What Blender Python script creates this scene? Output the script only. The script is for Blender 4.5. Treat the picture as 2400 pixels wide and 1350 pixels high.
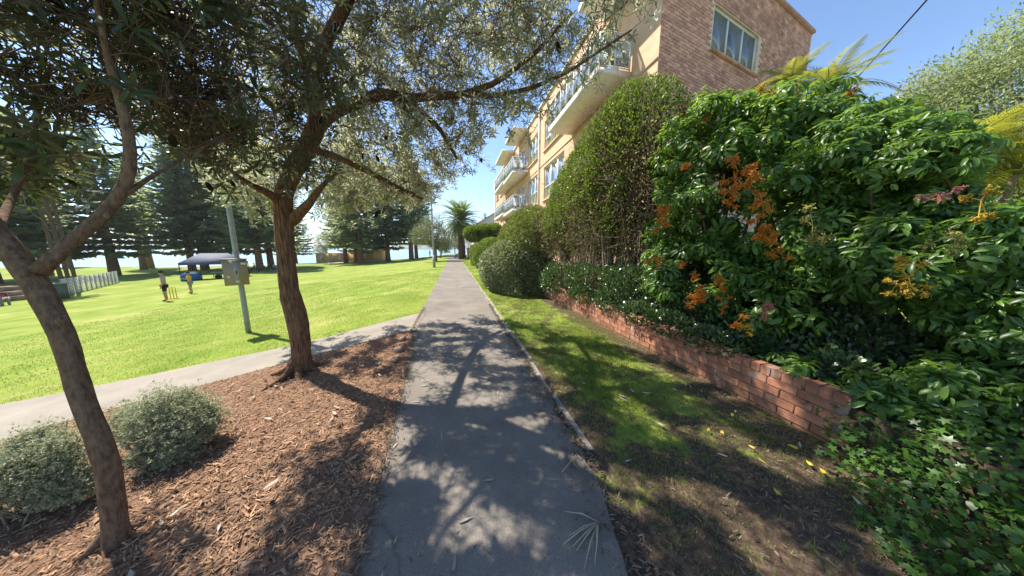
import bpy, bmesh, math, random
import numpy as np
from mathutils import Vector, Matrix
R = math.radians
rng = np.random.default_rng(7); random.seed(7)
for o in list(bpy.data.objects): bpy.data.objects.remove(o)
C = bpy.context.scene.collection
SC = bpy.context.scene

# ------------------------------------------------------------------ camera, sky, sun, exposure
F, HC = 605.0, 1.65
PITCH = math.atan(92/605.0); YAW = R(12.708)
cam_d = bpy.data.cameras.new('camera'); cam = bpy.data.objects.new('camera', cam_d); C.objects.link(cam)
cam.location = (0, 0, HC); cam.rotation_euler = (R(90)-PITCH, 0, -YAW)
cam_d.sensor_width = 36.0; cam_d.lens = 36.0*F/2400.0; cam_d.clip_start = 0.05; cam_d.clip_end = 40000
SC.camera = cam
SUN = Vector((-0.74, 0.67, 0)).normalized()*math.cos(R(53)); SUN.z = math.sin(R(53))
sun_d = bpy.data.lights.new('sun', 'SUN'); sun = bpy.data.objects.new('sun', sun_d); C.objects.link(sun)
sun_d.energy = 4.7; sun_d.angle = R(0.53); sun_d.color = (1.0, 0.93, 0.81)
sun.rotation_euler = SUN.to_track_quat('Z', 'Y').to_euler(); sun.location = (-20, 20, 40)
W = bpy.data.worlds.new('World'); SC.world = W; W.use_nodes = True
wn = W.node_tree; bg = wn.nodes['Background']
sky = wn.nodes.new('ShaderNodeTexSky'); sky.sky_type = 'NISHITA'; sky.sun_disc = False
sky.sun_elevation = R(53); sky.sun_rotation = math.atan2(SUN.x, SUN.y)
sky.air_density = 1.0; sky.dust_density = 0.15; sky.ozone_density = 4.5
wn.links.new(sky.outputs[0], bg.inputs[0]); bg.inputs[1].default_value = 0.105
SC.view_settings.view_transform = 'Standard'; SC.view_settings.look = 'None'
SC.view_settings.exposure = 1.26; SC.view_settings.gamma = 1.0
SC.render.engine = 'CYCLES'
SC.cycles.max_bounces = 6; SC.cycles.diffuse_bounces = 3; SC.cycles.transmission_bounces = 4; SC.cycles.transparent_max_bounces = 8
SC.cycles.use_denoising = True; SC.cycles.sample_clamp_indirect = 4.0

# ------------------------------------------------------------------ geometry of the view, for measuring places on the ground
FW = np.array([math.sin(YAW)*math.cos(PITCH), math.cos(YAW)*math.cos(PITCH), -math.sin(PITCH)])
RT = np.array([math.cos(YAW), -math.sin(YAW), 0.0]); UP = np.cross(RT, FW); FH = np.array([math.sin(YAW), math.cos(YAW), 0])
EYE = np.array([0, 0, HC])
def ray(px, py): return FW + RT*(px-1200)/F + UP*(675-py)/F
def gz(x, y=0):
    x = np.asarray(x, float); t = np.maximum(0, -x-1.2)
    return -2.6*(1-np.exp(-0.0555*t*t/(t+1.5)))
def gnd(px, py):
    d = ray(px, py); t = 0.3
    while t < 400:
        p = EYE + d*t
        if p[2] <= float(gz(p[0])): break
        t *= 1.004
    p[2] = float(gz(p[0])); return p
def at(px, py, yh):
    d = ray(px, py); return EYE + d*(yh/float(d @ FH))
def atx(px, py, X):
    d = ray(px, py); return EYE + d*(X/d[0])
def proj(P):
    q = np.atleast_2d(P)-EYE; z = q @ FW
    return 1200+F*(q @ RT)/z, 675-F*(q @ UP)/z, z

# ------------------------------------------------------------------ materials
MATS = {}
def nodes(name):
    m = bpy.data.materials.new(name); m.use_nodes = True; MATS[name] = m
    nt = m.node_tree; b = nt.nodes['Principled BSDF']; return m, nt, b
def N(nt, t, **k):
    n = nt.nodes.new(t)
    for a, v in k.items():
        if a.startswith('i_'): n.inputs[int(a[2:]) if a[2:].isdigit() else a[2:]].default_value = v
        else: setattr(n, a, v)
    return n
def mixc(nt, fac, a, b, blend='MIX'):
    n = nt.nodes.new('ShaderNodeMix'); n.data_type = 'RGBA'; n.blend_type = blend
    for sock, v in ((n.inputs[0], fac), (n.inputs[6], a), (n.inputs[7], b)):
        if isinstance(v, bpy.types.NodeSocket): nt.links.new(v, sock)
        elif sock == n.inputs[0]: sock.default_value = v
        else: sock.default_value = (*v, 1) if len(v) == 3 else v
    return n.outputs[2]
def noise(nt, scale, detail=4, rough=.55, vec=None, stretch=None):
    n = N(nt, 'ShaderNodeTexNoise'); n.inputs['Scale'].default_value = scale; n.inputs['Detail'].default_value = detail; n.inputs['Roughness'].default_value = rough
    tc = N(nt, 'ShaderNodeTexCoord'); v = tc.outputs['Object']
    if stretch:
        mp = N(nt, 'ShaderNodeMapping'); mp.inputs['Scale'].default_value = stretch; nt.links.new(v, mp.inputs[0]); v = mp.outputs[0]
    nt.links.new(v, n.inputs['Vector']); return n.outputs['Fac']
def ramp(nt, fac, stops):
    r = N(nt, 'ShaderNodeValToRGB'); el = r.color_ramp.elements
    while len(el) < len(stops): el.new(0.5)
    for e, (p, c) in zip(el, stops): e.position = p; e.color = (*c, 1)
    nt.links.new(fac, r.inputs[0]); return r.outputs[0]
def bump(nt, b, h, strength=.3, dist=.01):
    n = N(nt, 'ShaderNodeBump'); n.inputs['Strength'].default_value = strength; n.inputs['Distance'].default_value = dist
    nt.links.new(h, n.inputs['Height']); nt.links.new(n.outputs[0], b.inputs['Normal'])
def sc(c, k): return tuple(min(1, x*k) for x in c)
def mat(name, col, rough=.8, var=.2, nscale=6, bs=0, bscale=80, spec=.3, island=0, metal=0, stretch=None, dist=.005):
    m, nt, b = nodes(name); b.inputs['Roughness'].default_value = rough; b.inputs['Specular IOR Level'].default_value = spec; b.inputs['Metallic'].default_value = metal
    f = noise(nt, nscale, stretch=stretch); c = ramp(nt, f, [(.3, sc(col, 1-var)), (.7, sc(col, 1+var))])
    if island:
        g = N(nt, 'ShaderNodeNewGeometry'); oi = N(nt, 'ShaderNodeObjectInfo')
        ad = N(nt, 'ShaderNodeMath', operation='ADD'); nt.links.new(g.outputs['Random Per Island'], ad.inputs[0]); nt.links.new(oi.outputs['Random'], ad.inputs[1])
        fr = N(nt, 'ShaderNodeMath', operation='FRACT'); nt.links.new(ad.outputs[0], fr.inputs[0])
        r = ramp(nt, fr.outputs[0], [(0, (1-island,)*3), (1, (1+0*island,)*3)])
        c = mixc(nt, 1.0, c, r, 'MULTIPLY')
    nt.links.new(c, b.inputs['Base Color'])
    if bs: bump(nt, b, noise(nt, bscale, 5, .6, stretch=stretch), bs, dist)
    return m
def leafmat(name, a, bcol, under=None, trans=None, tw=.35, rough=.45, spec=.4, old=None):
    """two-sided leaf: upper colour between a and bcol leaf by leaf, paler underside, light coming through"""
    m, nt, b = nodes(name); out = nt.nodes['Material Output']
    g = N(nt, 'ShaderNodeNewGeometry'); oi = N(nt, 'ShaderNodeObjectInfo')
    ad = N(nt, 'ShaderNodeMath', operation='ADD'); nt.links.new(g.outputs['Random Per Island'], ad.inputs[0]); nt.links.new(oi.outputs['Random'], ad.inputs[1])
    fr = N(nt, 'ShaderNodeMath', operation='FRACT'); nt.links.new(ad.outputs[0], fr.inputs[0])
    c = ramp(nt, fr.outputs[0], [(0, a), (.75, bcol), (1, sc(bcol, 1.25))] if not old else [(0, a), (.7, bcol), (.925, sc(bcol, 1.3)), (.945, old), (1, sc(old, .6))])
    c = mixc(nt, 1.0, c, ramp(nt, noise(nt, 2.2, 3), [(.3, (.72, .74, .7)), (.7, (1.1, 1.1, 1.05))]), 'MULTIPLY')
    if under: c = mixc(nt, g.outputs['Backfacing'], c, under)
    nt.links.new(c, b.inputs['Base Color']); b.inputs['Roughness'].default_value = rough; b.inputs['Specular IOR Level'].default_value = spec
    t = N(nt, 'ShaderNodeBsdfTranslucent'); t.inputs[0].default_value = (*(trans or sc(bcol, 1.6)), 1)
    mx = N(nt, 'ShaderNodeMixShader'); mx.inputs[0].default_value = tw
    nt.links.new(b.outputs[0], mx.inputs[1]); nt.links.new(t.outputs[0], mx.inputs[2]); nt.links.new(mx.outputs[0], out.inputs[0]); return m

# ------------------------------------------------------------------ mesh helpers
BASE = {}
def mesh_of(name, V, Fs, mat=None, smooth=False):
    V = np.ascontiguousarray(V, np.float32)
    me = bpy.data.meshes.new(name); me.vertices.add(len(V)); me.vertices.foreach_set('co', V.ravel())
    if not isinstance(Fs, (list, tuple)): Fs = [Fs]
    Fs = [np.asarray(f, np.int32) for f in Fs if len(f)]
    tot = np.concatenate([np.full(len(f), f.shape[1], np.int32) for f in Fs]); idx = np.concatenate([f.ravel() for f in Fs])
    st = np.concatenate([[0], np.cumsum(tot)[:-1]]).astype(np.int32)
    me.loops.add(len(idx)); me.loops.foreach_set('vertex_index', idx.astype(np.int32))
    me.polygons.add(len(tot)); me.polygons.foreach_set('loop_start', st)
    if smooth: me.polygons.foreach_set('use_smooth', np.ones(len(tot), bool))
    me.update(calc_edges=True)
    if mat: me.materials.append(MATS[mat] if isinstance(mat, str) else mat)
    return me
class MB:
    """collects shapes with quads and triangles"""
    def __init__(s): s.V = []; s.Q = []; s.T = []; s.n = 0
    def add(s, V, Q=None, T=None):
        V = np.asarray(V, float).reshape(-1, 3)
        if Q is not None and len(Q): s.Q.append(np.asarray(Q)+s.n)
        if T is not None and len(T): s.T.append(np.asarray(T)+s.n)
        s.V.append(V); s.n += len(V); return s
    def box(s, c, h, rot=None, bev=0):
        sg = np.array([[-1,-1,-1],[1,-1,-1],[1,1,-1],[-1,1,-1],[-1,-1,1],[1,-1,1],[1,1,1],[-1,1,1]], float)*np.asarray(h)
        if rot is not None: sg = sg @ np.asarray(rot).T
        return s.add(sg+np.asarray(c), [[3,2,1,0],[4,5,6,7],[0,1,5,4],[1,2,6,5],[2,3,7,6],[3,0,4,7]])
    def quad(s, a, b, c, d): return s.add([a, b, c, d], [[0, 1, 2, 3]])
    def tube(s, pts, rad, k=8, cap=True, rough=0):
        pts = np.asarray(pts, float); n = len(pts); rad = np.broadcast_to(np.asarray(rad, float), (n,))
        tn = np.gradient(pts, axis=0); tn /= np.linalg.norm(tn, axis=1, keepdims=True)+1e-9
        u = np.cross(tn[0], [0.3, .1, 1.0]); u = u/np.linalg.norm(u) if np.linalg.norm(u) > 1e-3 else np.array([1., 0, 0]); V = []
        a = np.linspace(0, 2*math.pi, k, endpoint=False)
        for i in range(n):
            u = u-tn[i]*(u @ tn[i]); u /= np.linalg.norm(u)+1e-9; w = np.cross(tn[i], u)
            rr = rad[i]*(1+rough*rng.uniform(-1, 1, k)) if rough else np.full(k, rad[i])
            V.append(pts[i]+(np.cos(a)*rr)[:, None]*u+(np.sin(a)*rr)[:, None]*w)
        V = np.concatenate(V); i = np.arange(k); j = (i+1) % k
        Q = np.concatenate([np.stack([r*k+i, r*k+j, (r+1)*k+j, (r+1)*k+i], 1) for r in range(n-1)])
        T = None
        if cap:
            V = np.concatenate([V, pts[:1], pts[-1:]]); c0, c1 = n*k, n*k+1
            T = np.concatenate([np.stack([j, i, np.full(k, c0)], 1), np.stack([(n-1)*k+i, (n-1)*k+j, np.full(k, c1)], 1)])
        return s.add(V, Q, T)
    def arrays(s):
        return np.concatenate(s.V), [np.concatenate(s.Q) if s.Q else np.zeros((0, 4), int), np.concatenate(s.T) if s.T else np.zeros((0, 3), int)]
    def mesh(s, name, m, smooth=False): V, Fs = s.arrays(); return mesh_of(name, V, Fs, m, smooth)
    def obj(s, name, m, parent=None, smooth=False, **k): V, Fs = s.arrays(); return obj(name, V, Fs, m, parent, smooth, **k)
def setp(o, **k):
    for a, v in k.items():
        if v is not None: o[a] = v
    return o
def thing(name, label, cat, loc=(0, 0, 0), group=None, rotz=0):
    o = bpy.data.objects.new(name, None); C.objects.link(o); o.location = loc; o.rotation_euler.z = rotz; o.empty_display_size = .2
    BASE[o] = np.array(loc, float); return setp(o, label=label, category=cat, group=group)
def obj(name, V, Fs, m, parent=None, smooth=False, **k):
    """one mesh object from world coordinates; under a parent they are taken relative to the thing's base"""
    V = np.asarray(V, float); b = BASE.get(parent, np.zeros(3))
    o = bpy.data.objects.new(name, mesh_of(name, V-b, Fs, m, smooth)); C.objects.link(o); o.parent = parent; BASE[o] = b
    return setp(o, **k)
def link(name, me, parent=None, M=None, **k):
    """an object that shares a mesh; M is a world matrix"""
    o = bpy.data.objects.new(name, me); C.objects.link(o); o.parent = parent; b = BASE.get(parent, np.zeros(3))
    if M is not None: o.matrix_basis = Matrix.Translation(Vector(-b)) @ M
    BASE[o] = b; return setp(o, **k)
def copy_tree(o, parent=None):
    c = o.copy(); C.objects.link(c); c.parent = parent
    for ch in list(o.children): copy_tree(ch, c)
    return c
def unit(v): v = np.asarray(v, float); return v/(np.linalg.norm(v, axis=-1, keepdims=True)+1e-9)
def frames(z, roll=None):
    """rotation matrices whose third column is z, random roll about it"""
    z = unit(z); n = len(z); r = rng.normal(size=(n, 3)); x = unit(np.cross(r, z)); y = np.cross(z, x)
    return np.stack([x, y, z], axis=2)
def frames_x(x, up):
    x = unit(x); y = unit(np.cross(up, x)); z = np.cross(x, y); return np.stack([x, y, z], axis=2)
def stamp(tmpl, P, Rm, S):
    """repeat a template (V, [faces...]) at P with rotations Rm and sizes S"""
    tV, tF = tmpl; n, k = len(P), len(tV)
    V = (np.einsum('nij,kj->nki', Rm, tV)*np.asarray(S).reshape(-1, 1, 1)+P[:, None, :]).reshape(-1, 3)
    off = (np.arange(n)*k)[:, None, None]
    return V, [(np.asarray(f)[None]+off).reshape(-1, np.asarray(f).shape[1]) if len(f) else np.zeros((0, 3), int) for f in tF]
def join(parts):
    V = []; Q = []; T = []; n = 0
    for v, fs in parts:
        for f in fs:
            if len(f): (Q if f.shape[1] == 4 else T).append(f+n)
        V.append(v); n += len(v)
    return np.concatenate(V), [np.concatenate(Q) if Q else np.zeros((0, 4), int), np.concatenate(T) if T else np.zeros((0, 3), int)]
def mtx(P, Rm, s):
    M = Matrix([list(Rm[i]*s)+[P[i]] for i in range(3)]+[[0, 0, 0, 1]]); return M
def spline(pts, n):
    pts = np.asarray(pts, float); m = len(pts); d = np.concatenate([[0], np.cumsum(np.linalg.norm(np.diff(pts[:, :3], axis=0), axis=1))])
    t = np.linspace(0, d[-1], n); out = np.stack([np.interp(t, d, pts[:, i]) for i in range(pts.shape[1])], 1)
    for _ in range(2): out[1:-1] = .25*out[:-2]+.5*out[1:-1]+.25*out[2:]
    return out

# ------------------------------------------------------------------ leaf templates (upper side is +Z)
def leaf_simple(w=.2, bend=-.08):           # 4 triangles, along +X
    V = np.array([[0,0,0],[.45,-w/2,.03],[.45,w/2,.03],[.8,-w/2,0],[.8,w/2,0],[1,0,bend]])
    return V, [np.array([[1,3,4,2]]), np.array([[0,1,2],[3,5,4]])]
def leaf_tiny(w=.5):                         # 2 triangles folded
    return np.array([[0,0,0],[.5,-w/2,.06],[1,0,-.05],[.5,w/2,.06]]), [np.array([[0,1,2],[0,2,3]])]
def leaflet(w=.26):                          # folded along the midrib, 8 triangles
    V = np.array([[0,0,0],[.25,0,-.01],[.5,-w/2,.04],[.5,0,-.02],[.5,w/2,.04],[.82,-w*.46,-.03],[.82,0,-.09],[.82,w*.46,-.03],[1,0,-.19]])
    return V, [np.array([[2,5,6,3],[3,6,7,4]]), np.array([[1,2,3],[1,3,4],[5,8,6],[6,8,7]])]
def rot_to(az, tilt):                        # +X swung to azimuth az, raised by tilt
    ca, sa, ct, st = math.cos(az), math.sin(az), math.cos(tilt), math.sin(tilt)
    return np.array([[ca*ct, -sa, -ca*st], [sa*ct, ca, -sa*st], [st, 0, ct]])
def whorl(n, tilt, sl, lf, base=.02, axial=.2):
    P = []
    for i in range(n):
        az = 2*math.pi*i/n*1.0+random.uniform(-.3, .3)+ (i % 2)*.2; tl = R(random.uniform(*tilt)); s = random.uniform(*sl)
        Rm = rot_to(az, tl); V, Fs = lf; P.append((V @ Rm.T*s+np.array([0, 0, random.uniform(-axial, 0)])+Rm[:, 0]*base, Fs))
    return join(P)
BANK = [whorl(random.choice([9, 10, 11]), (-25, 60), (.75, 1.1), leaf_simple(random.uniform(.17, .23), -.1), axial=.35) for _ in range(5)]
SCHEF = [whorl(random.choice([8, 9, 10]), (-50, 4), (.85, 1.1), leaflet(random.uniform(.22, .28)), base=.12, axial=.04) for _ in range(5)]

# ================================================================== SETTING: ground, paths, beds, sea
def lerp_poly(pts, n): return spline(np.array(pts, float), n)
# ground sheet
def axis(*segs):
    out = []
    for a, b, st in segs: out += list(np.arange(a, b-1e-6, st))
    return np.array(out+[segs[-1][1]])
gxs = axis((-900, -200, 100), (-200, -60, 20), (-60, -14, 2), (-14, -6, .5), (-6, .95, .2), (1.0, 1.16, .02), (1.2, 3.5, .2), (3.5, 12, .5), (12, 40, 4), (40, 200, 20), (200, 900, 100))
gys = axis((-400, -40, 60), (-40, -6, 5), (-6, 14, .25), (14, 30, 1), (30, 78, 2), (78, 96, 1), (96, 120, 4), (120, 200, 20))
def ground_z(x, y):
    z = gz(x)+np.where(np.asarray(x) > 1.085, .04, 0.0)
    dy = np.maximum(0, np.asarray(y)-80); return z-np.minimum(12, .06*dy*dy/(dy+4)*1.6)
gx, gy = np.meshgrid(gxs, gys); gzv = ground_z(gx, gy)
nx, ny = len(gxs), len(gys); ii = np.arange((ny-1)*nx).reshape(ny-1, nx)[:, :-1].ravel()
gq = np.stack([ii, ii+1, ii+nx+1, ii+nx], 1)
m, nt, b = nodes('ground')
g1 = noise(nt, .35, 5, .6); g2 = noise(nt, 1.6, 5, .65); g3 = noise(nt, 30, 4, .7)
lawn = ramp(nt, g1, [(.38, (.12, .2, .018)), (.5, (.195, .255, .035)), (.59, (.28, .30, .075)), (.69, (.42, .37, .18))])
lawn = mixc(nt, .5, lawn, ramp(nt, g2, [(.3, (.11, .175, .025)), (.5, (.2, .245, .05)), (.7, (.34, .32, .11))]))
lawn = mixc(nt, .55, lawn, ramp(nt, g3, [(.25, (.55, .6, .4)), (.75, (1.25, 1.25, 1.2))]), 'MULTIPLY')
soil = ramp(nt, noise(nt, 24, 6, .75), [(.25, (.028, .02, .014)), (.5, (.085, .058, .04)), (.75, (.22, .155, .10))])
a1 = N(nt, 'ShaderNodeAttribute', attribute_name='soil')
th = N(nt, 'ShaderNodeMapRange'); nt.links.new(noise(nt, 3.2, 6, .7), th.inputs[0])
th.inputs[1].default_value = .3; th.inputs[2].default_value = .7
sm = N(nt, 'ShaderNodeMath', operation='SUBTRACT'); nt.links.new(a1.outputs['Fac'], sm.inputs[0]); nt.links.new(th.outputs[0], sm.inputs[1])
sr = N(nt, 'ShaderNodeMapRange'); nt.links.new(sm.outputs[0], sr.inputs[0]); sr.inputs[1].default_value = -.15; sr.inputs[2].default_value = .15
col = mixc(nt, sr.outputs[0], lawn, soil)
a2 = N(nt, 'ShaderNodeAttribute', attribute_name='sand'); col = mixc(nt, a2.outputs['Fac'], col, (.42, .36, .27))
nt.links.new(col, b.inputs['Base Color']); b.inputs['Roughness'].default_value = .95; b.inputs['Specular IOR Level'].default_value = .1
bump(nt, b, noise(nt, 60, 4, .7), .5, .02)
ground = obj('lawn', np.stack([gx.ravel(), gy.ravel(), gzv.ravel()], 1), gq, 'ground', smooth=True, kind='structure', label='bright green sloping lawn with worn yellowish patches')
soilv = np.zeros_like(gx)
soilv = np.maximum(soilv, np.where((gx > .5) & (gx < 3.2), np.maximum(np.clip((3.0-gy)/2.2, 0, .92), np.where((gx > 1.1) & (gy < 9), .42, 0)), 0))          # thin worn verge near the camera
soilv = np.maximum(soilv, np.where((gx > 2.45) & (gx < 3.2) & (gy < 9), np.clip((gx-2.45)/.35, 0, .85), 0))   # bare strip along the wall
soilv = np.maximum(soilv, np.where((gx > .6) & (gx < 1.35) & (gy < 4.2), .8, 0))
at_s = ground.data.attributes.new('soil', 'FLOAT', 'POINT'); at_s.data.foreach_set('value', soilv.ravel().astype(np.float32))
sandv = np.clip((gy-83)/4, 0, 1)*np.ones_like(gx)
at_d = ground.data.attributes.new('sand', 'FLOAT', 'POINT'); at_d.data.foreach_set('value', sandv.ravel().astype(np.float32))

def strip(name, left, right, m, dz, zf=ground_z, **k):
    """a sheet between two polylines of equal length, divided across so that it follows the ground"""
    L, Rr = np.array(left), np.array(right); n = len(L); c = 9; t = np.linspace(0, 1, c)
    XY = L[:, None, :2]*(1-t[None, :, None])+Rr[:, None, :2]*t[None, :, None]; XY = XY.reshape(-1, 2)
    V = np.column_stack([XY, zf(XY[:, 0], XY[:, 1])+dz]); i = np.arange((n-1)*c).reshape(n-1, c)[:, :-1].ravel()
    return obj(name, V, np.stack([i, i+1, i+c+1, i+c], 1), m, smooth=True, kind='structure', **k)
flat = lambda x, y: gz(x)
# asphalt path
m, nt, b = nodes('asphalt'); b.inputs['Roughness'].default_value = .92; b.inputs['Specular IOR Level'].default_value = .2
c = ramp(nt, noise(nt, 1.1, 6, .65), [(.3, (.15, .131, .112)), (.55, (.207, .182, .156)), (.75, (.26, .23, .196))])
c = mixc(nt, .75, c, ramp(nt, noise(nt, 90, 3, .7), [(.3, (.62, .62, .63)), (.7, (1.2, 1.19, 1.17))]), 'MULTIPLY')
vo = N(nt, 'ShaderNodeTexVoronoi', feature='DISTANCE_TO_EDGE'); vo.inputs['Scale'].default_value = .55
tc = N(nt, 'ShaderNodeTexCoord'); mpn = N(nt, 'ShaderNodeMixRGB', blend_type='ADD'); mpn.inputs[0].default_value = .6
nn = N(nt, 'ShaderNodeTexNoise'); nn.inputs['Scale'].default_value = 2.5; nt.links.new(tc.outputs['Object'], nn.inputs['Vector'])
nt.links.new(tc.outputs['Object'], mpn.inputs[1]); nt.links.new(nn.outputs['Color'], mpn.inputs[2]); nt.links.new(mpn.outputs[0], vo.inputs['Vector'])
cr = ramp(nt, vo.outputs['Distance'], [(0, (.62, .6, .6)), (.012, (1, 1, 1))]); c = mixc(nt, .7, c, cr, 'MULTIPLY')
nt.links.new(c, b.inputs['Base Color']); bump(nt, b, noise(nt, 220, 3, .6), .5, .006)
def pl(y): return float(np.interp(y, [-3, 1.0, 2.2, 3.3, 4.6, 5.4, 7, 12, 40, 74], [-.5, -.55, -.62, -.68, -.78, -.9, -.89, -.86, -.84, -.86]))
def pr(y): return float(np.interp(y, [-3, .5, .93, 1.44, 2.4, 12, 40, 74], [.7, .72, .82, .94, 1.0, 1.03, 1.05, 1.08]))
PY = np.concatenate([np.arange(-3, 12, .1), np.arange(12, 74.1, 1.0)])
path = strip('asphalt_path', [(pl(y)+(.012*math.sin(y*7.3)+random.uniform(-.022, .022))*(y < 9), y) for y in PY], [(pr(y)+(.02*math.sin(y*5.1)+random.uniform(-.022, .022))*(y < 5), y) for y in PY], 'asphalt', .012, flat, label='straight grey asphalt footpath running to the sea')
# concrete side path: edges read off the photograph, carried on out of the frame
up = [gnd(*q)[:2] for q in ((985, 735), (900, 757), (740, 800), (620, 826), (500, 850), (320, 888), (140, 925), (0, 952))]
lo = [gnd(*q)[:2] for q in ((960, 777), (880, 797), (790, 822), (660, 856), (520, 895), (350, 938), (180, 985), (0, 1038))]
up.append(np.array(up[-1])+1.2*(np.array(up[-1])-up[-3])); lo.append(np.array(lo[-1])+1.4*(np.array(lo[-1])-lo[-3]))
up = [(up[0][0]+.12, up[0][1]-.03)]+up; lo = [(lo[0][0]+.12, lo[0][1]-.03)]+lo
UPP, LOW = lerp_poly(up, 50), lerp_poly(lo, 50)
m, nt, b = nodes('concrete'); b.inputs['Roughness'].default_value = .9; b.inputs['Specular IOR Level'].default_value = .2
c = ramp(nt, noise(nt, 1.5, 6, .65), [(.3, (.215, .188, .155)), (.7, (.30, .265, .22))]); c = mixc(nt, .6, c, ramp(nt, noise(nt, 70, 3, .7), [(.3, (.75,)*3), (.7, (1.12,)*3)]), 'MULTIPLY')
nt.links.new(c, b.inputs['Base Color']); bump(nt, b, noise(nt, 150, 3, .6), .3, .004)
side = strip('concrete_side_path', UPP[::-1], LOW[::-1], 'concrete', .02, flat, label='pale concrete path branching off to the left')
MULT = [(x, y) for x, y in LOW]                                       # bed: from the side path's lower edge back past the camera
mb_l = [tuple(p) for p in LOW]; mb_r = [(pl(y)+.03, y) for y in np.linspace(5.35, -2.6, 50)]
# mulch bed ground
m, nt, b = nodes('mulch_soil'); b.inputs['Roughness'].default_value = .95; b.inputs['Specular IOR Level'].default_value = .1
c = ramp(nt, noise(nt, 26, 6, .75), [(.25, (.10, .055, .036)), (.5, (.24, .14, .09)), (.75, (.42, .28, .19))])
nt.links.new(c, b.inputs['Base Color']); bump(nt, b, noise(nt, 45, 5, .75), .9, .03)
def mulch_z(x, y): return gz(x)+.03*np.sin(np.asarray(x)*2.1+1)*np.cos(np.asarray(y)*1.7)*.4
bed = strip('mulch_bed', mb_r, [(mb_l[0][0], mb_l[0][1]-.02)]+[(p[0], p[1]-.02) for p in mb_l[1:]], 'mulch_soil', .022, flat, label='reddish brown wood mulch bed between the two paths')
# raised garden bed behind the brick wall, lawn and drive beyond it
GB = .40
mat('bed_soil', (.055, .04, .028), .95, .5, 14, .8, 40, .1)
gb = MB()
def sheet(mb, x0, x1, y0, y1, z, nx=2, ny=2):
    X, Y = np.meshgrid(np.linspace(x0, x1, nx), np.linspace(y0, y1, ny)); i = np.arange((ny-1)*nx).reshape(ny-1, nx)[:, :-1].ravel()
    mb.add(np.column_stack([X.ravel(), Y.ravel(), np.full(X.size, z)]), np.stack([i, i+1, i+nx+1, i+nx], 1))
sheet(gb, 3.05, 6.4, -12, 42, GB, 6, 30); gb.quad((2.5, -12, 0), (3.05, -12, GB), (3.05, 1.27, GB), (2.98, 1.22, 0)); gb.quad((3.05, 8.9, 0), (3.05, 8.9, GB), (3.05, 42, GB), (3.05, 42, 0))
gb.obj('garden_bed', 'bed_soil', kind='structure', label='dark soil garden bed behind the low brick wall')
mat('yard_grass', (.15, .2, .03), .95, .4, 3, .6, 60, .1)
yd = MB(); sheet(yd, 6.4, 11.5, -14, 6.6, GB+.004, 4, 10); yd.obj('yard_lawn', 'yard_grass', kind='structure', label='sunlit grass seen through gaps in the shrubs')
mat('drive', (.25, .25, .27), .9, .2, 4, .2, 90, .2)
dv = MB(); sheet(dv, 11.5, 40, -20, 8, GB+.004, 3, 3); dv.obj('driveway', 'drive', kind='structure', label='grey driveway behind the shrubs at the right edge')
# kerb of rough stones along the right edge of the path
mat('kerb_stone', (.25, .225, .19), .9, .3, 9, .6, 50, .2)
kb = bpy.data.objects.new('kerb', None); C.objects.link(kb); kb['kind'] = 'structure'; kb['label'] = 'low weathered kerb edging the right side of the path'
kmesh = []
for v in range(3):
    bm = bmesh.new(); bmesh.ops.create_cube(bm, size=1)
    for q in bm.verts: q.co = Vector((q.co.x*.085, q.co.y*.86, q.co.z*.12))
    bmesh.ops.bevel(bm, geom=bm.edges[:], offset=.018, segments=2, affect='EDGES')
    for q in bm.verts: q.co += Vector((random.uniform(-.012, .012), random.uniform(-.012, .012), random.uniform(-.008, .008)))
    me = bpy.data.meshes.new('kerb_stone'); bm.to_mesh(me); bm.free(); me.materials.append(MATS['kerb_stone']); kmesh.append(me)
y = 1.7
while y < 46:
    s = 1.0 if y < 14 else 2.2; drop = -.012*max(0, 4.0-y)-.004
    link('kerb_stone', random.choice(kmesh), kb, Matrix.Translation((1.06+random.uniform(-.02, .02), y+.43*s, -.02+drop+random.uniform(-.015, .01))) @ Matrix.Rotation(random.uniform(-.05, .05), 4, 'Z') @ Matrix.Diagonal((1, s, 1, 1))); y += .89*s
# beach promenade at the end of the path, sea, headland
strip('promenade', [(-70, 74.1), (-70, 76.0), (-70, 79.9)], [(30, 74.1), (30, 76.0), (30, 79.9)], mat('promenade', (.36, .33, .3), .9, .15, 3).name, .03, lambda x, y: np.maximum(gz(x), gz(x)), label='pale promenade crossing the end of the path')
m, nt, b = nodes('sea'); b.inputs['Roughness'].default_value = .18; b.inputs['Specular IOR Level'].default_value = .5
wv = noise(nt, .06, 5, .65, stretch=(.25, 1, 1))
c = ramp(nt, wv, [(.35, (.03, .13, .22)), (.6, (.06, .21, .32)), (.74, (.10, .30, .42)), (.8, (.6, .66, .7))])
nt.links.new(c, b.inputs['Base Color']); bump(nt, b, noise(nt, .9, 4, .6), .35, .3)
se = MB(); sheet(se, -20000, 20000, 86, 26000, -4.2, 2, 2); se.obj('sea', 'sea', kind='structure', label='pale blue sea with white surf beyond the lawn')
mat('headland', (.085, .105, .07), .95, .35, .004, spec=.1)
hx = np.linspace(-1250, 900, 60); hd = MB(); prof = 92*np.exp(-((hx+150)/300)**2)+66*np.exp(-((hx-350)/420)**2)+16*np.exp(-((hx+650)/260)**2)+3*np.sin(hx*.021)+2*np.sin(hx*.057)
ry = np.linspace(0, 1, 9); HV = np.stack([np.repeat(hx[:, None], 9, 1), 2300+ry[None]*700+0*hx[:, None], -6+np.clip(prof, 4, None)[:, None]*np.sin(ry*math.pi)[None]**.8+rng.normal(0, 1.2, (60, 9))*(ry > 0)], 2).reshape(-1, 3)
HV[::9, 2] = -6
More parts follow.
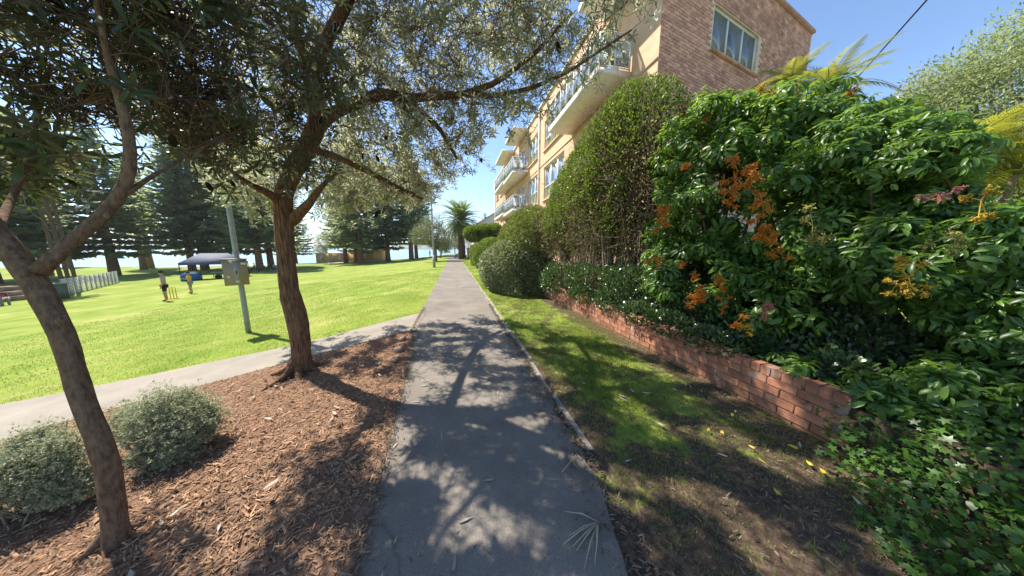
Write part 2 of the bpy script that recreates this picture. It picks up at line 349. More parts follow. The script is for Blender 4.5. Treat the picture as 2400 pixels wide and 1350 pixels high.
i = np.arange(59*9).reshape(59, 9)[:, :-1].ravel(); obj('headland', HV, np.stack([i, i+9, i+10, i+1], 1), 'headland', smooth=True, kind='structure', label='blue hazy headland across the water')

# ---- brick garden wall
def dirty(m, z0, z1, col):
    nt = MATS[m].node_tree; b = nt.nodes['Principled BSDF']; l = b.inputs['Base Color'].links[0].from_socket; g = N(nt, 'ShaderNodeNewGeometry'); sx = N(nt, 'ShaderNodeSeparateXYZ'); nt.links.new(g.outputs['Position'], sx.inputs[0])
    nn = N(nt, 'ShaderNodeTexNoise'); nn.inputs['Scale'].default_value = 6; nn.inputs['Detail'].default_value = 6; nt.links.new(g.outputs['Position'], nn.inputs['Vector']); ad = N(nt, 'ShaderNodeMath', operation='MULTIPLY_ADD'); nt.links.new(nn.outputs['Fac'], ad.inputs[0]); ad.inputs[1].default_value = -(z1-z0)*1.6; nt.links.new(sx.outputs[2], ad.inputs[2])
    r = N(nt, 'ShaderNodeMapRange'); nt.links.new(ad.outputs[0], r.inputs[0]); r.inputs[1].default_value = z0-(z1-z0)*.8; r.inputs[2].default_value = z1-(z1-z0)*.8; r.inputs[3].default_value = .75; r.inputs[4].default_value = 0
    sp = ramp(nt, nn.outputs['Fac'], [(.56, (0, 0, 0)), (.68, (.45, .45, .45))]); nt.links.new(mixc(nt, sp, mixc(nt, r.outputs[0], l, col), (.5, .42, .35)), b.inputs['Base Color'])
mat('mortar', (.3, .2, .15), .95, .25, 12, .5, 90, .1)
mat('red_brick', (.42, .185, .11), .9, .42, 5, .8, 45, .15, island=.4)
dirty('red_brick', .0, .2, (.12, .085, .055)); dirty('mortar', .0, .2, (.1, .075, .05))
gw = thing('garden_wall', 'low red brick retaining wall beneath the shrubs', 'wall', (3.0, 5, 0))
WX0, WX1, WY0, WY1 = 3.0, 3.11, 1.25, 8.95
mbw = MB(); mbw.box(((WX0+WX1)/2+.002, (WY0+WY1)/2, .215), (.0535, (WY1-WY0)/2, .268)); mbw.obj('mortar_core', 'mortar', gw)
def brick_mesh(l, d, h, m, name='brick', j=.003):
    bm = bmesh.new(); bmesh.ops.create_cube(bm, size=1)
    for q in bm.verts: q.co = Vector((q.co.x*d, q.co.y*l, q.co.z*h))
    bmesh.ops.bevel(bm, geom=bm.edges[:], offset=.004, segments=1, affect='EDGES')
    for q in bm.verts: q.co += Vector([random.uniform(-j, j) for _ in range(3)])
    me = bpy.data.meshes.new(name); bm.to_mesh(me); bm.free(); me.materials.append(MATS[m]); return me
bms = [brick_mesh(.228, .12, .074, 'red_brick') for _ in range(4)]; tops = [brick_mesh(.074, .122, .09, 'red_brick') for _ in range(3)]
for cidx in range(5):
    y = WY0+(.06 if cidx % 2 else .175)
    while y < WY1-.05:
        link('brick', random.choice(bms), gw, Matrix.Translation((WX0+.052+random.uniform(-.003, .003), y, .025+cidx*.085)) @ Matrix.Rotation(random.uniform(-.012, .012), 4, 'Z')); y += .239
y = WY0+.04
while y < WY1: link('brick', random.choice(tops), gw, Matrix.Translation((WX0+.058+random.uniform(-.004, .004), y, .452+random.uniform(-.003, .003)))); y += .086

# ---- grass blades (verge and near lawn), mulch chips, litter
def vnoise(x, y, s, seed=0):
    r = np.random.default_rng(seed); v = np.zeros_like(x)
    for k in range(6):
        a, p = r.uniform(0, 6.28), r.uniform(0, 6.28); f = s*r.uniform(.6, 1.8); v += np.sin((x*math.cos(a)+y*math.sin(a))*f+p)
    return v/6
leafmat('grass_blade', (.10, .165, .02), (.2, .26, .045), None, (.30, .38, .08), .4, .6, .2)
leafmat('dry_blade', (.2, .16, .08), (.36, .28, .16), None, (.3, .25, .12), .25, .7, .2)
def blades(n, x, y, h, w, zf):
    P = np.stack([x, y, zf(x, y)-.004], 1); a = rng.uniform(0, 6.28, n); ln = rng.uniform(0, .9, n)*h; a2 = rng.uniform(0, 6.28, n)
    d = np.stack([np.cos(a), np.sin(a), 0*a], 1)*(w/2)[:, None]; tip = P+np.stack([np.cos(a2)*ln, np.sin(a2)*ln, h], 1)
    return np.stack([P-d, P+d, tip], 1).reshape(-1, 3), np.arange(3*n).reshape(n, 3)
def in_poly(x, y, poly):
    poly = np.asarray(poly); r = np.zeros(len(x), bool); j = len(poly)-1
    for i in range(len(poly)):
        xi, yi = poly[i]; xj, yj = poly[j]; c = ((yi > y) != (yj > y)) & (x < (xj-xi)*(y-yi)/(yj-yi+1e-12)+xi); r ^= c; j = i
    return r
def lawn_blades(n, x0, x1, y0, y1, hh, ww, keep=None, m='grass_blade', label=None):
    x = rng.uniform(x0, x1, n); y = rng.uniform(y0, y1, n); k = vnoise(x, y, 3.1, 3)+rng.uniform(-.5, .9, n) > 0
    if keep is not None: k &= keep(x, y)
    x, y = x[k], y[k]; n = len(x); h = hh*rng.uniform(.45, 1.15, n)*(1+.35*vnoise(x, y, 5, 9)); V, T = blades(n, x, y, h, ww*rng.uniform(.6, 1.2, n), ground_z)
    return V, T
G = []
vk = lambda x, y: rng.uniform(0, 1, len(x)) < np.clip((y-.6)/2.4, .12, 1)*np.where((x > 2.6) & (y < 8), .35, 1)
for a in ((100000, 1.1, 2.97, .2, 5.2, .045, .006, vk), (42000, 1.1, 3.0, 5.2, 14, .045, .011, vk), (16000, 1.1, 3.1, 14, 32, .05, .022, None)): G.append(lawn_blades(*a))
sp_poly = list(map(tuple, UPP))+list(map(tuple, LOW[::-1]))
bed_poly = list(map(tuple, LOW))+[(pl(y), y) for y in np.linspace(-2.6, 5.4, 20)]
def on_lawn(x, y):
    yu = np.interp(x, UPP[::-1, 0], UPP[::-1, 1]); return (y > yu+.03) & (x < np.interp(y, PY, [pl(q) for q in PY])-.02)
G.append(lawn_blades(85000, -7.5, -.8, 3.5, 10.5, .035, .0075, on_lawn)); G.append(lawn_blades(75000, -14, -.8, 5, 22, .04, .018, lambda x, y: on_lawn(x, y) & ((y > 10.5) | (x < -7.5))))
V = np.concatenate([g[0] for g in G]); T = []; n = 0
for g in G: T.append(g[1]+n); n += len(g[0])
obj('grass', V, np.concatenate(T), 'grass_blade', kind='stuff', label='short green grass blades on lawn and verge')
x = rng.uniform(1.05, 2.98, 42000); y = rng.uniform(.2, 8, 42000); k = (rng.uniform(0, 1, 42000) < np.where(x > 2.5, .8, np.clip(1-(y-.5)/3.2, .3, .85))) & (vnoise(x, y, 4, 5) > -.25); x, y = x[k], y[k]
V, T = blades(len(x), x, y, .022*rng.uniform(.3, 1.2, len(x)), .006*rng.uniform(.5, 1.4, len(x)), ground_z); obj('dry_grass', V, T, 'dry_blade', kind='stuff', label='straw coloured dead grass on the worn verge')
# mulch chips
mat('mulch_chip', (.46, .28, .17), .9, .25, 30, .3, 120, .15, island=.75)
def chips(n, x, y, ln, zf, lift=.012):
    P = np.stack([x, y, zf(x, y)+.022+rng.uniform(0, lift, n)], 1); a = rng.uniform(0, 6.28, n); t = rng.normal(0, .35, n)
    d = np.stack([np.cos(a)*np.cos(t), np.sin(a)*np.cos(t), np.sin(t)], 1); up = unit(np.stack([rng.normal(0, .4, n), rng.normal(0, .4, n), np.ones(n)], 1)); Rm = frames_x(d, up)
    tm = (np.array([[-.5, -.11, 0], [.5, -.07, .01], [.5, .07, .0], [-.5, .11, 0], [-.45, 0, .07], [.4, 0, .06]]), [np.array([[0, 1, 5, 4], [4, 5, 2, 3]]), np.zeros((0, 3), int)])
    return stamp(tm, P, Rm, ln)
n = 90000; x = rng.uniform(-5.5, -.4, n); y = rng.uniform(-.6, 5.5, n)
d = np.hypot(x, y); k = in_poly(x, y, bed_poly) & (rng.uniform(0, 1, n) < np.clip(2.6/d, 0, 1)); x, y = x[k], y[k]
obj('mulch', *chips(len(x), x, y, rng.uniform(.015, .05, len(x))*np.where(rng.uniform(0, 1, len(x)) < .05, 1.9, 1), flat), 'mulch_chip', kind='stuff', label='loose reddish brown wood chips covering the bed')
# litter blown against the kerb and along the bed's edge
mat('litter', (.25, .19, .13), .9, .3, 20, .2, 90, .15, island=.6)
n = 5200; y = rng.uniform(.4, 7.5, n); x = np.where(rng.uniform(0, 1, n) < .62, 1.03-np.abs(rng.normal(0, .07, n))*np.clip(4.5/(y+.6), .4, 2), np.array([pl(q) for q in y])+np.abs(rng.normal(0, .05, n)))
obj('leaf_litter', *chips(n, x, y, rng.uniform(.012, .05, n), flat, .006), 'litter', kind='stuff', label='dry leaf litter caught along the edges of the path')
n = 420; y = rng.uniform(.5, 4.6, n); x = rng.uniform(-.6, 1.0, n)
obj('path_litter', *chips(n, x, y, rng.uniform(.008, .035, n), lambda a, b_: flat(a, b_)-.008, .004), 'litter', kind='stuff', label='small scraps of leaf scattered over the asphalt')
n = 5200; x = rng.uniform(1.2, 2.98, n); y = rng.uniform(.1, 7.5, n); k = rng.uniform(0, 1, n) < np.where(x > 2.5, .8, np.clip(1.1-y/3.6, .05, 1)); x, y = x[k], y[k]
obj('twig_litter', *chips(len(x), x, y, rng.uniform(.008, .042, len(x)), lambda a, b_: ground_z(a, b_)-.012), 'litter', kind='stuff', label='dry twigs and leaf scraps on the verge')
# fallen leaves one can count, loose stones, a dropped frond
mat('dead_leaf', (.42, .36, .28), .8, .25, 20, island=.45); mat('yellow_leaf', (.5, .4, .05), .7, .2, 20)
lv, lf = leaf_simple(.2, .12); lme = mesh_of('fallen_leaf', lv, lf, 'dead_leaf'); lme2 = mesh_of('fallen_leaf', lv*np.array([1, 1.9, 1]), lf, 'yellow_leaf')
def drop(name, me, x, y, s, z, **k):
    link(name, me, None, Matrix.Translation((x, y, z)) @ Matrix.Rotation(random.uniform(0, 6.28), 4, 'Z') @ Matrix.Rotation(random.uniform(-.25, .25), 4, 'X') @ Matrix.Scale(s, 4), **k)
for _ in range(26):
    y = random.uniform(.9, 4.2); x = random.uniform(pl(y)+.1, 1.0); drop('fallen_leaf', lme, x, y, random.uniform(.05, .1), .018, label='small dry curled leaf lying on the shaded asphalt path', category='leaf', group='fallen leaves on the path')
for _ in range(26): drop('fallen_leaf', lme, random.uniform(1.25, 2.7), random.uniform(.7, 3.8), random.uniform(.06, .11), .075, label='pale dry leaf lying on the worn grass verge', category='leaf', group='fallen leaves on the verge')
for _ in range(9): drop('fallen_leaf', lme2, random.uniform(1.9, 2.8), random.uniform(.9, 1.8), random.uniform(.045, .07), .075, label='small bright yellow leaf lying on the verge near the wall', category='leaf', group='yellow fallen leaves on the verge')
for _ in range(34):
    y = random.uniform(.7, 4); x = random.uniform(-2.6, pl(y)-.1); drop('fallen_leaf', lme, x, y, random.uniform(.06, .11), float(gz(x))+.05, label='pale dry leaf lying on the brown mulch bed', category='leaf', group='fallen leaves on the mulch')
mat('edge_stone', (.33, .22, .15), .9, .35, 14, .7, 40, .2)
for (px, py, s, lab) in ((945, 800, .085, 'small tan edging stone on the mulch nearest the path junction'), (936, 826, .11, 'larger tan edging stone on the mulch beside the path'), (928, 853, .05, 'smallest tan edging stone, closest to the tree shadow')):
    p = gnd(px, py); bm = bmesh.new(); bmesh.ops.create_icosphere(bm, subdivisions=2, radius=1)
    for q in bm.verts: q.co = Vector((q.co.x*s*.6, q.co.y*s, q.co.z*s*.55))*random.uniform(.88, 1.1)
    me = bpy.data.meshes.new('edging_stone'); bm.to_mesh(me); bm.free(); me.materials.append(MATS['edge_stone']); link('edging_stone', me, None, Matrix.Translation((p[0], p[1], .05)) @ Matrix.Rotation(-.5, 4, 'Z'), label=lab, category='stone', group='loose edging stones')
mat('straw', (.42, .36, .24), .8, .2, 10)
c0 = gnd(1402, 1232); fr = thing('fallen_frond', 'dry straw coloured frond scrap splayed on the asphalt', 'frond', (c0[0], c0[1], .014))
for (px, py) in ((1318, 1285), (1335, 1262), (1350, 1300), (1368, 1345), (1393, 1335), (1398, 1300), (1340, 1290), (1322, 1205)):
    e = gnd(px, py); mm = MB(); mid = (c0+e)/2; mm.tube([[c0[0], c0[1], .022], [mid[0]+random.uniform(-.01, .01), mid[1], .04], [e[0], e[1], .02]], [.004, .004, .0015], 4); mm.obj('leaflet', 'straw', fr)
for (a, b_) in (((1318, 1112), (1352, 1072)), ((1352, 1072), (1362, 1083))):
    p, q = gnd(*a), gnd(*b_); mm = MB(); mm.tube([[p[0], p[1], .02], [q[0], q[1], .03]], [.004, .003], 4)
    if a[0] == 1318: tw = mm.obj('dry_twig', 'straw', label='bent pale twig lying on the path near the kerb', category='twig')
    else: mm.obj('twig_end', 'straw', tw)

# ================================================================== BUILDINGS
m, nt, b = nodes('facade_brick'); b.inputs['Roughness'].default_value = .85; b.inputs['Specular IOR Level'].default_value = .2
tc = N(nt, 'ShaderNodeTexCoord'); mp = N(nt, 'ShaderNodeMapping'); mp.inputs['Rotation'].default_value = (0, R(90), R(90)); nt.links.new(tc.outputs['Object'], mp.inputs[0])
sx = N(nt, 'ShaderNodeSeparateXYZ'); nt.links.new(tc.outputs['Object'], sx.inputs[0]); cx = N(nt, 'ShaderNodeCombineXYZ'); nt.links.new(sx.outputs[1], cx.inputs[0]); nt.links.new(sx.outputs[2], cx.inputs[1])
bt = N(nt, 'ShaderNodeTexBrick'); nt.links.new(cx.outputs[0], bt.inputs['Vector']); bt.inputs['Scale'].default_value = 1; bt.inputs['Brick Width'].default_value = .24; bt.inputs['Row Height'].default_value = .086; bt.inputs['Mortar Size'].default_value = .005
bt.inputs['Color1'].default_value = (.63, .39, .245, 1); bt.inputs['Color2'].default_value = (.71, .46, .30, 1); bt.inputs['Mortar'].default_value = (.52, .38, .27, 1)
c = mixc(nt, .5, bt.outputs['Color'], ramp(nt, noise(nt, .7, 5, .6), [(.3, (.8, .8, .8)), (.7, (1.1, 1.1, 1.1))]), 'MULTIPLY'); nt.links.new(c, b.inputs['Base Color']); bump(nt, b, bt.outputs['Fac'], -.3, .004)
mat('brown_mortar', (.68, .52, .42), .95, .2, 8, .4, 60, .1)
mat('brown_brick', (.73, .39, .285), .85, .25, 3, .4, 60, .2, island=.42)
mat('cream_paint', (.72, .63, .54), .7, .1, 3, .1, 30, .3); mat('white_frame', (.75, .74, .7), .5, .05, 3); mat('soffit', (.55, .5, .44), .8, .08, 2)
mat('curtain', (.62, .62, .62), .8, .15, 9, stretch=(6, 6, .2)); mat('room_shade_and_course', (.06, .06, .07), .7, .2, 4); mat('roof_sheet', (.25, .24, .23), .8, .15, 2)  # near-black colour stands in for unlit rooms; string courses share it
mat('terracotta', (.4, .16, .09), .8, .15, 6)
m, nt, b = nodes('glass'); out = nt.nodes['Material Output']; b.inputs['Base Color'].default_value = (.02, .025, .03, 1); b.inputs['Roughness'].default_value = .03; b.inputs['Specular IOR Level'].default_value = .8
tr = N(nt, 'ShaderNodeBsdfTransparent'); tr.inputs[0].default_value = (.82, .86, .88, 1); ms = N(nt, 'ShaderNodeMixShader'); fn = N(nt, 'ShaderNodeFresnel'); fn.inputs[0].default_value = 1.6
rm = N(nt, 'ShaderNodeMapRange'); nt.links.new(fn.outputs[0], rm.inputs[0]); rm.inputs[3].default_value = .16; rm.inputs[4].default_value = 1
gl = N(nt, 'ShaderNodeBsdfGlossy'); gl.inputs[0].default_value = (.95, .96, 1, 1); gl.inputs[1].default_value = .02
nt.links.new(rm.outputs[0], ms.inputs[0]); nt.links.new(tr.outputs[0], ms.inputs[1]); nt.links.new(gl.outputs[0], ms.inputs[2]); nt.links.new(ms.outputs[0], out.inputs[0])
m, nt, b = nodes('window_glass'); b.inputs['Base Color'].default_value = (.13, .15, .18, 1); b.inputs['Roughness'].default_value = .06; b.inputs['Specular IOR Level'].default_value = .9
c = ramp(nt, noise(nt, .55, 3, .5), [(.35, (.08, .10, .13)), (.65, (.22, .25, .29))]); nt.links.new(c, b.inputs['Base Color'])

def wall_sheet(mb, O, u, n, U, Z0, Z1, holes, reveal=.12):
    """a wall face with real openings and reveals; O at u=0, z=0"""
    us = sorted({0, U, *[h[0] for h in holes], *[h[1] for h in holes]}); zs = sorted({Z0, Z1, *[h[2] for h in holes], *[h[3] for h in holes]})
    pt = lambda a, z, d=0: O+u*a+np.array([0, 0, z])-n*d
    for a, a2 in zip(us, us[1:]):
        for z, z2 in zip(zs, zs[1:]):
            if any(h[0] <= (a+a2)/2 <= h[1] and h[2] <= (z+z2)/2 <= h[3] for h in holes): continue
            mb.quad(pt(a, z), pt(a2, z), pt(a2, z2), pt(a, z2))
    for (a, a2, z, z2) in holes:
        mb.quad(pt(a, z), pt(a, z, reveal), pt(a2, z, reveal), pt(a2, z)); mb.quad(pt(a, z2), pt(a2, z2), pt(a2, z2, reveal), pt(a, z2, reveal))
        mb.quad(pt(a, z), pt(a, z2), pt(a, z2, reveal), pt(a, z, reveal)); mb.quad(pt(a2, z), pt(a2, z, reveal), pt(a2, z2, reveal), pt(a2, z2))
def rotm(u, n): return np.stack([u, -n, [0, 0, 1]], 1)
def window(root, O, u, n, a0, a1, z0, z1, panes, cover='curtain', depth=.1, name='window', glass='glass', sill='facade_brick', bars=None):
    Rm = rotm(u, n); w = a1-a0; f = .05; P = lambda a, z, d: O+u*a+np.array([0, 0, z])-n*d
    mb = MB(); mb.box(P((a0+a1)/2, z0+f/2+.003, depth), (w/2-.003, .03, f/2), Rm); mb.box(P((a0+a1)/2, z1-f/2-.003, depth), (w/2-.003, .03, f/2), Rm)
    edges = [a0+w*i/panes for i in range(panes+1)]
    for i, e in enumerate(edges):
        e2 = e+(f/2+.003 if i == 0 else -f/2-.003 if i == panes else 0); mb.box(P(e2, (z0+z1)/2, depth-.002), (f/2, .032, (z1-z0)/2-f), Rm)
    if bars: mb.box(P((a0+a1)/2, z0+(z1-z0)*bars, depth-.004), (w/2-f, .028, .02), Rm)
    wf = mb.obj(name, 'white_frame', root)
    for i in range(panes):
        pm = MB(); pm.box(P((edges[i]+edges[i+1])/2, (z0+z1)/2, depth+.004), (w/panes/2-.02, .004, (z1-z0)/2-.03), Rm); pm.obj('pane', glass, wf)
    cm = MB(); k = max(8, int(w*14)); aa = np.linspace(a0-.1, a1+.1, k)
    for i in range(k-1): cm.quad(P(aa[i], z0-.2, depth+.12+.035*(i % 2)), P(aa[i+1], z0-.2, depth+.12+.035*((i+1) % 2)), P(aa[i+1], z1+.2, depth+.12+.035*((i+1) % 2)), P(aa[i], z1+.2, depth+.12+.035*(i % 2)))
    cm.obj('curtain' if cover == 'curtain' else 'room_shade_sheet', cover, wf)  # any other cover is a dark sheet painted as the unlit room
    if sill: sm = MB(); sm.box(P((a0+a1)/2, z0-.04, -.02), (w/2+.06, .07, .035), Rm); sm.obj('sill', sill, wf)
    return wf

apt = thing('apartment_building', 'tall tan and brown brick apartment block with balconies beside the path', 'building', (5.6, 6.79, GB))
XF, Y0, Y1B, ZT = 5.6, 6.79, 35.5, 10.25
fO, fu, fn_ = np.array([XF, Y0, 0.]), np.array([0, 1., 0]), np.array([-1., 0, 0])
fy = lambda y: y-Y0
fw = []                                                     # facade openings: windows then balcony doors
for z0, z1 in ((1.75, 3.75), (4.62, 6.56), (7.5, 9.15)):
    fw += [(17.05, 19.4, z0, z1, 3, 'curtain', .45), (12.9, 15.9, z0, z1, 3, 'curtain', .4)]
for z0, z1 in ((1.6, 3.85), (4.5, 6.75), (7.25, 9.5)):
    fw += [(20.4, 22.9, z0, z1, 2, 'curtain', None), (24.2, 25.4, z0+.5, z1-.1, 1, 'room_shade_and_course', .5), (26.2, 28.0, z0, z1, 2, 'room_shade_and_course', None), (29.4, 31.0, z0+.4, z1-.1, 2, 'curtain', .5), (32.2, 33.8, z0+.4, z1-.1, 2, 'room_shade_and_course', .5)]
fw += [(8.6, 11.2, 7.25, 9.45, 2, 'curtain', None), (7.6, 9.2, 4.6, 6.5, 2, 'curtain', .4)]
mb = MB(); wall_sheet(mb, fO, fu, fn_, Y1B-Y0, GB, ZT, [(fy(a), fy(b_), c_, d_) for a, b_, c_, d_, *_ in fw]); mb.obj('facade_wall', 'facade_brick', apt, label='tan sunlit brick wall facing the path')
for a, b_, z0, z1, pn, cv, br in fw: window(apt, fO, fu, fn_, fy(a), fy(b_), z0, z1, pn, cv, sill='facade_brick' if br else None, bars=br, name='window' if br else 'balcony_door')
# string courses, parapet cap, downpipes
for z in (4.0, 6.78, 9.62): s_ = MB(); s_.box((XF-.012, (Y0+Y1B)/2, z), (.014, (Y1B-Y0)/2-.02, .035)); s_.obj('string_course', 'facade_brick', apt)
cp = MB(); cp.box((XF+.03, (Y0+Y1B)/2, ZT+.04), (.12, (Y1B-Y0)/2, .045)); cp.obj('parapet_cap', 'cream_paint', apt)
for y in (16.75, 28.75, 34.6):
    dp = MB(); dp.tube([(XF-.07, y, GB), (XF-.07, y, 5), (XF-.07, y, ZT-.1)], .05, 8); 
    for z in (2, 4.2, 6.2, 8.4): dp.box((XF-.05, y, z), (.05, .07, .02))
    dp.obj('downpipe', 'cream_paint', apt)
# end wall of brown brick
wd = unit(np.array([.9721, .2347, 0])); nE = np.array([wd[1], -wd[0], 0.]); UE = 9.15; eO = np.array([XF, Y0, 0.])
ew = (2.36, 5.1, 7.68, 8.9)
mb = MB(); wall_sheet(mb, eO+nE*-.008, wd, nE, UE, GB, ZT, [ew], .14); mb.obj('end_wall', 'brown_mortar', apt, label='brown brick end wall facing the camera')
window(apt, eO, wd, nE, *ew, 3, 'room_shade_and_course', .1, glass='window_glass', sill='brown_brick')
far = MB(); e2 = eO+wd*UE; bk = np.array([e2[0]+.2, Y1B, 0])
far.quad(e2+[0, 0, GB], bk+[0, 0, GB], bk+[0, 0, ZT], e2+[0, 0, ZT]); far.quad(bk+[0, 0, GB], np.array([XF, Y1B, GB]), np.array([XF, Y1B, ZT]), bk+[0, 0, ZT]); far.obj('rear_wall', 'brown_mortar', apt)
rf = MB(); zt = ZT-.02; rf.quad(np.array([XF+.02, Y0+.05, zt]), e2+np.array([-.02, .05, zt]), bk+np.array([-.02, -.02, zt]), np.array([XF+.02, Y1B-.02, zt])); rf.obj('roof', 'roof_sheet', apt)
cp = MB(); cp.box(eO+wd*(UE/2)+np.array([0, 0, ZT+.05]), (UE/2+.03, .1, .05), rotm(wd, nE)); cp.obj('parapet_cap', 'brown_brick', apt)
for z in (6.72, 9.58):
    for a, b_ in (((0.03, UE-.02),)): s_ = MB(); s_.box(eO+wd*((a+b_)/2)+nE*-.002+np.array([0, 0, z]), ((b_-a)/2, .008, .012), rotm(wd, nE)); s_.obj('string_course', 'room_shade_and_course', apt)
# bricks of the end wall: the largest in view as pieces, the others joined
ebm = [brick_mesh(.012+.012, .23, .077, 'brown_brick', 'brick', .002) for _ in range(5)]
RmE = rotm(wd, nE); spots = []
for cidx in range(int((ZT-3.6)/.086)):
    z = 3.6+.043+cidx*.086; a = .0 if cidx % 2 else -.12
    while a < UE-.05:
        x0, x1 = max(a, 0.0), min(a+.24, UE-.0); a += .24
        if x1-x0 < .06: continue
        if x0 < ew[1]+.07 and x1 > ew[0]-.07 and ew[2]-.09 < z < ew[3]+.02: continue
        spots.append(((x0+x1)/2, x1-x0, z))
PS = np.array([eO+wd*s[0]+np.array([0, 0, s[2]]) for s in spots]); px, py, pz = proj(PS)
score = np.where((px > 1500) & (px < 1900) & (py > -20) & (py < 260), pz, 99); order = np.argsort(score); big = set(order[:298].tolist())
sm = MB()
for i, (a, w, z) in enumerate(spots):
    P_ = eO+wd*a+nE*(random.uniform(-.002, .004))+np.array([0, 0, z])
    if i in big:
        M = Matrix([[wd[0]*1, -nE[0], 0, P_[0]], [wd[1], -nE[1], 0, P_[1]], [0, 0, 1, P_[2]], [0, 0, 0, 1]]) @ Matrix.Diagonal((w/.24, 1, 1, 1)); link('brick', ebm[i % 5], apt, M)
    else: sm.box(P_, (w/2-.005, .012, .0385), RmE)
sm.obj('brickwork', 'brown_brick', apt, kind='stuff')
# balconies
def balcony(y0, y1, z, depth=1.15, rail=True, glassy=True):
    xo = XF-depth; mb = MB(); mb.box(((xo+XF)/2-.003, (y0+y1)/2, z+.09), (depth/2, (y1-y0)/2, .09)); sl = mb.obj('balcony', 'cream_paint', apt)
    if not rail: return
    zz = z+.18; fr = MB(); h = 1.0
    for yy in np.linspace(y0+.05, y1-.05, max(3, int((y1-y0)/.55)+1)): fr.box((xo+.05, yy, zz+h/2), (.018, .018, h/2))
    for xx in np.linspace(xo+.05, XF-.06, 3)[1:]:
        for yy in (y0+.05, y1-.05): fr.box((xx, yy, zz+h/2), (.018, .018, h/2))
    fr.box((xo+.05, (y0+y1)/2, zz+h+.012), (.028, (y1-y0)/2, .02)); fr.box((xo+.05, (y0+y1)/2, zz+.08), (.015, (y1-y0)/2-.05, .015))
    for yy in (y0+.05, y1-.05): fr.box(((xo+XF)/2+.03, yy, zz+h+.012), (depth/2-.05, .026, .018)); fr.box(((xo+XF)/2+.03, yy, zz+.08), (depth/2-.06, .014, .014))
    fr.obj('balustrade', 'white_frame', sl)
    ys = np.linspace(y0+.05, y1-.05, max(3, int((y1-y0)/.55)+1))
    for a, b_ in zip(ys, ys[1:]):
        g = MB(); g.box((xo+.05, (a+b_)/2, zz+.54), (.004, (b_-a)/2-.024, .42)); g.obj('glass_panel', 'glass', sl)
    for yy in (y0+.05, y1-.05):
        for a, b_ in zip(np.linspace(xo+.05, XF-.06, 3), np.linspace(xo+.05, XF-.06, 3)[1:]):
            g = MB(); g.box(((a+b_)/2, yy, zz+.54), ((b_-a)/2-.024, .004, .42)); g.obj('glass_panel', 'glass', sl)
    return sl
balcony(7.9, 12.1, 6.9); balcony(6.95, 9.4, 9.62, rail=True)
for z in (4.42, 7.12): balcony(19.5, 23.15, z); balcony(23.5, 28.2, z+.2, 1.15)
balcony(19.3, 22.3, 10.05, rail=False); balcony(23.5, 27.4, 9.98, rail=False)
# things kept on the balconies
hc = thing('hanging_chair', 'white ring shaped hanging chair on the upper balcony', 'chair', (4.95, 20.2, 7.32), 'balcony furniture')
rg = MB(); aa = np.linspace(0, 2*math.pi, 25); rg.tube(np.stack([4.95+.0*aa, 20.2+.52*np.sin(aa), 8.25-.62*np.cos(aa)], 1), .03, 6, cap=False); rg.obj('ring_frame', 'white_frame', hc)
ch = MB(); ch.tube([(4.95, 20.2, 8.86), (4.95, 20.2, 10.03)], .012, 5); ch.obj('chain', 'white_frame', hc); st_ = MB(); aa = np.linspace(-1.1, 1.1, 9)
for i in range(8):
    st_.quad((4.82, 20.2+.5*math.sin(aa[i]), 8.25-.58*math.cos(aa[i])), (5.08, 20.2+.5*math.sin(aa[i]), 8.25-.58*math.cos(aa[i])), (5.08, 20.2+.5*math.sin(aa[i+1]), 8.25-.58*math.cos(aa[i+1])), (4.82, 20.2+.5*math.sin(aa[i+1]), 8.25-.58*math.cos(aa[i+1])))
st_.obj('seat', 'curtain', hc)
def pot(x, y, z, s, label, leafm):
    t = thing('potted_plant', label, 'plant', (x, y, z), 'balcony pots'); mb = MB(); mb.tube([(x, y, z), (x, y, z+.3*s), (x, y, z+.34*s)], [.11*s, .16*s, .17*s], 10); mb.obj('pot', 'terracotta', t)
    n = 60; d = unit(rng.normal(size=(n, 3))+[0, 0, .8]); V, Fs = stamp(leaf_simple(.3), np.array([[x, y, z+.36*s]])+d*.08*s, frames_x(d, unit(rng.normal(size=(n, 3)))), np.full(n, .32*s)); obj('foliage', V, Fs, leafm, t)

pl_ = thing('planter_box', 'terracotta planter box at the end of the near upper balcony', 'planter', (4.66, 8.5, 7.09)); q = MB(); q.box((4.66, 8.5, 7.26), (.13, .42, .17)); q.obj('box', 'terracotta', pl_); q = MB(); q.box((4.66, 8.5, 7.435), (.15, .44, .015)); q.obj('rim', 'terracotta', pl_)
# white gabled house further along, timber fence with a brick pier
mat('white_render', (.62, .6, .6), .85, .08, 2, .1, 20); mat('slate', (.12, .13, .15), .7, .2, 3)
hs = thing('gabled_house', 'white gabled house beyond the clipped hedge', 'house', (8.6, 50, .2))
hb = MB(); hx0, hx1, hy0, hy1 = 3.6, 13.6, 47, 58; pk = (hx0+hx1)/2
hb.quad((hx0, hy0, .2), (hx1, hy0, .2), (hx1, hy0, 5.6), (hx0, hy0, 5.6)); hb.add([(hx0, hy0, 5.6), (hx1, hy0, 5.6), (pk, hy0, 8.6)], None, [[0, 1, 2]])
hb.quad((hx0, hy1, .2), (hx0, hy0, .2), (hx0, hy0, 5.6), (hx0, hy1, 5.6)); hb.quad((hx1, hy0, .2), (hx1, hy1, .2), (hx1, hy1, 5.6), (hx1, hy0, 5.6)); hb.quad((hx1, hy1, .2), (hx0, hy1, .2), (hx0, hy1, 5.6), (hx1, hy1, 5.6)); hb.add([(hx1, hy1, 5.6), (hx0, hy1, 5.6), (pk, hy1, 8.6)], None, [[0, 1, 2]])
hb.obj('wall', 'white_render', hs); rb = MB()
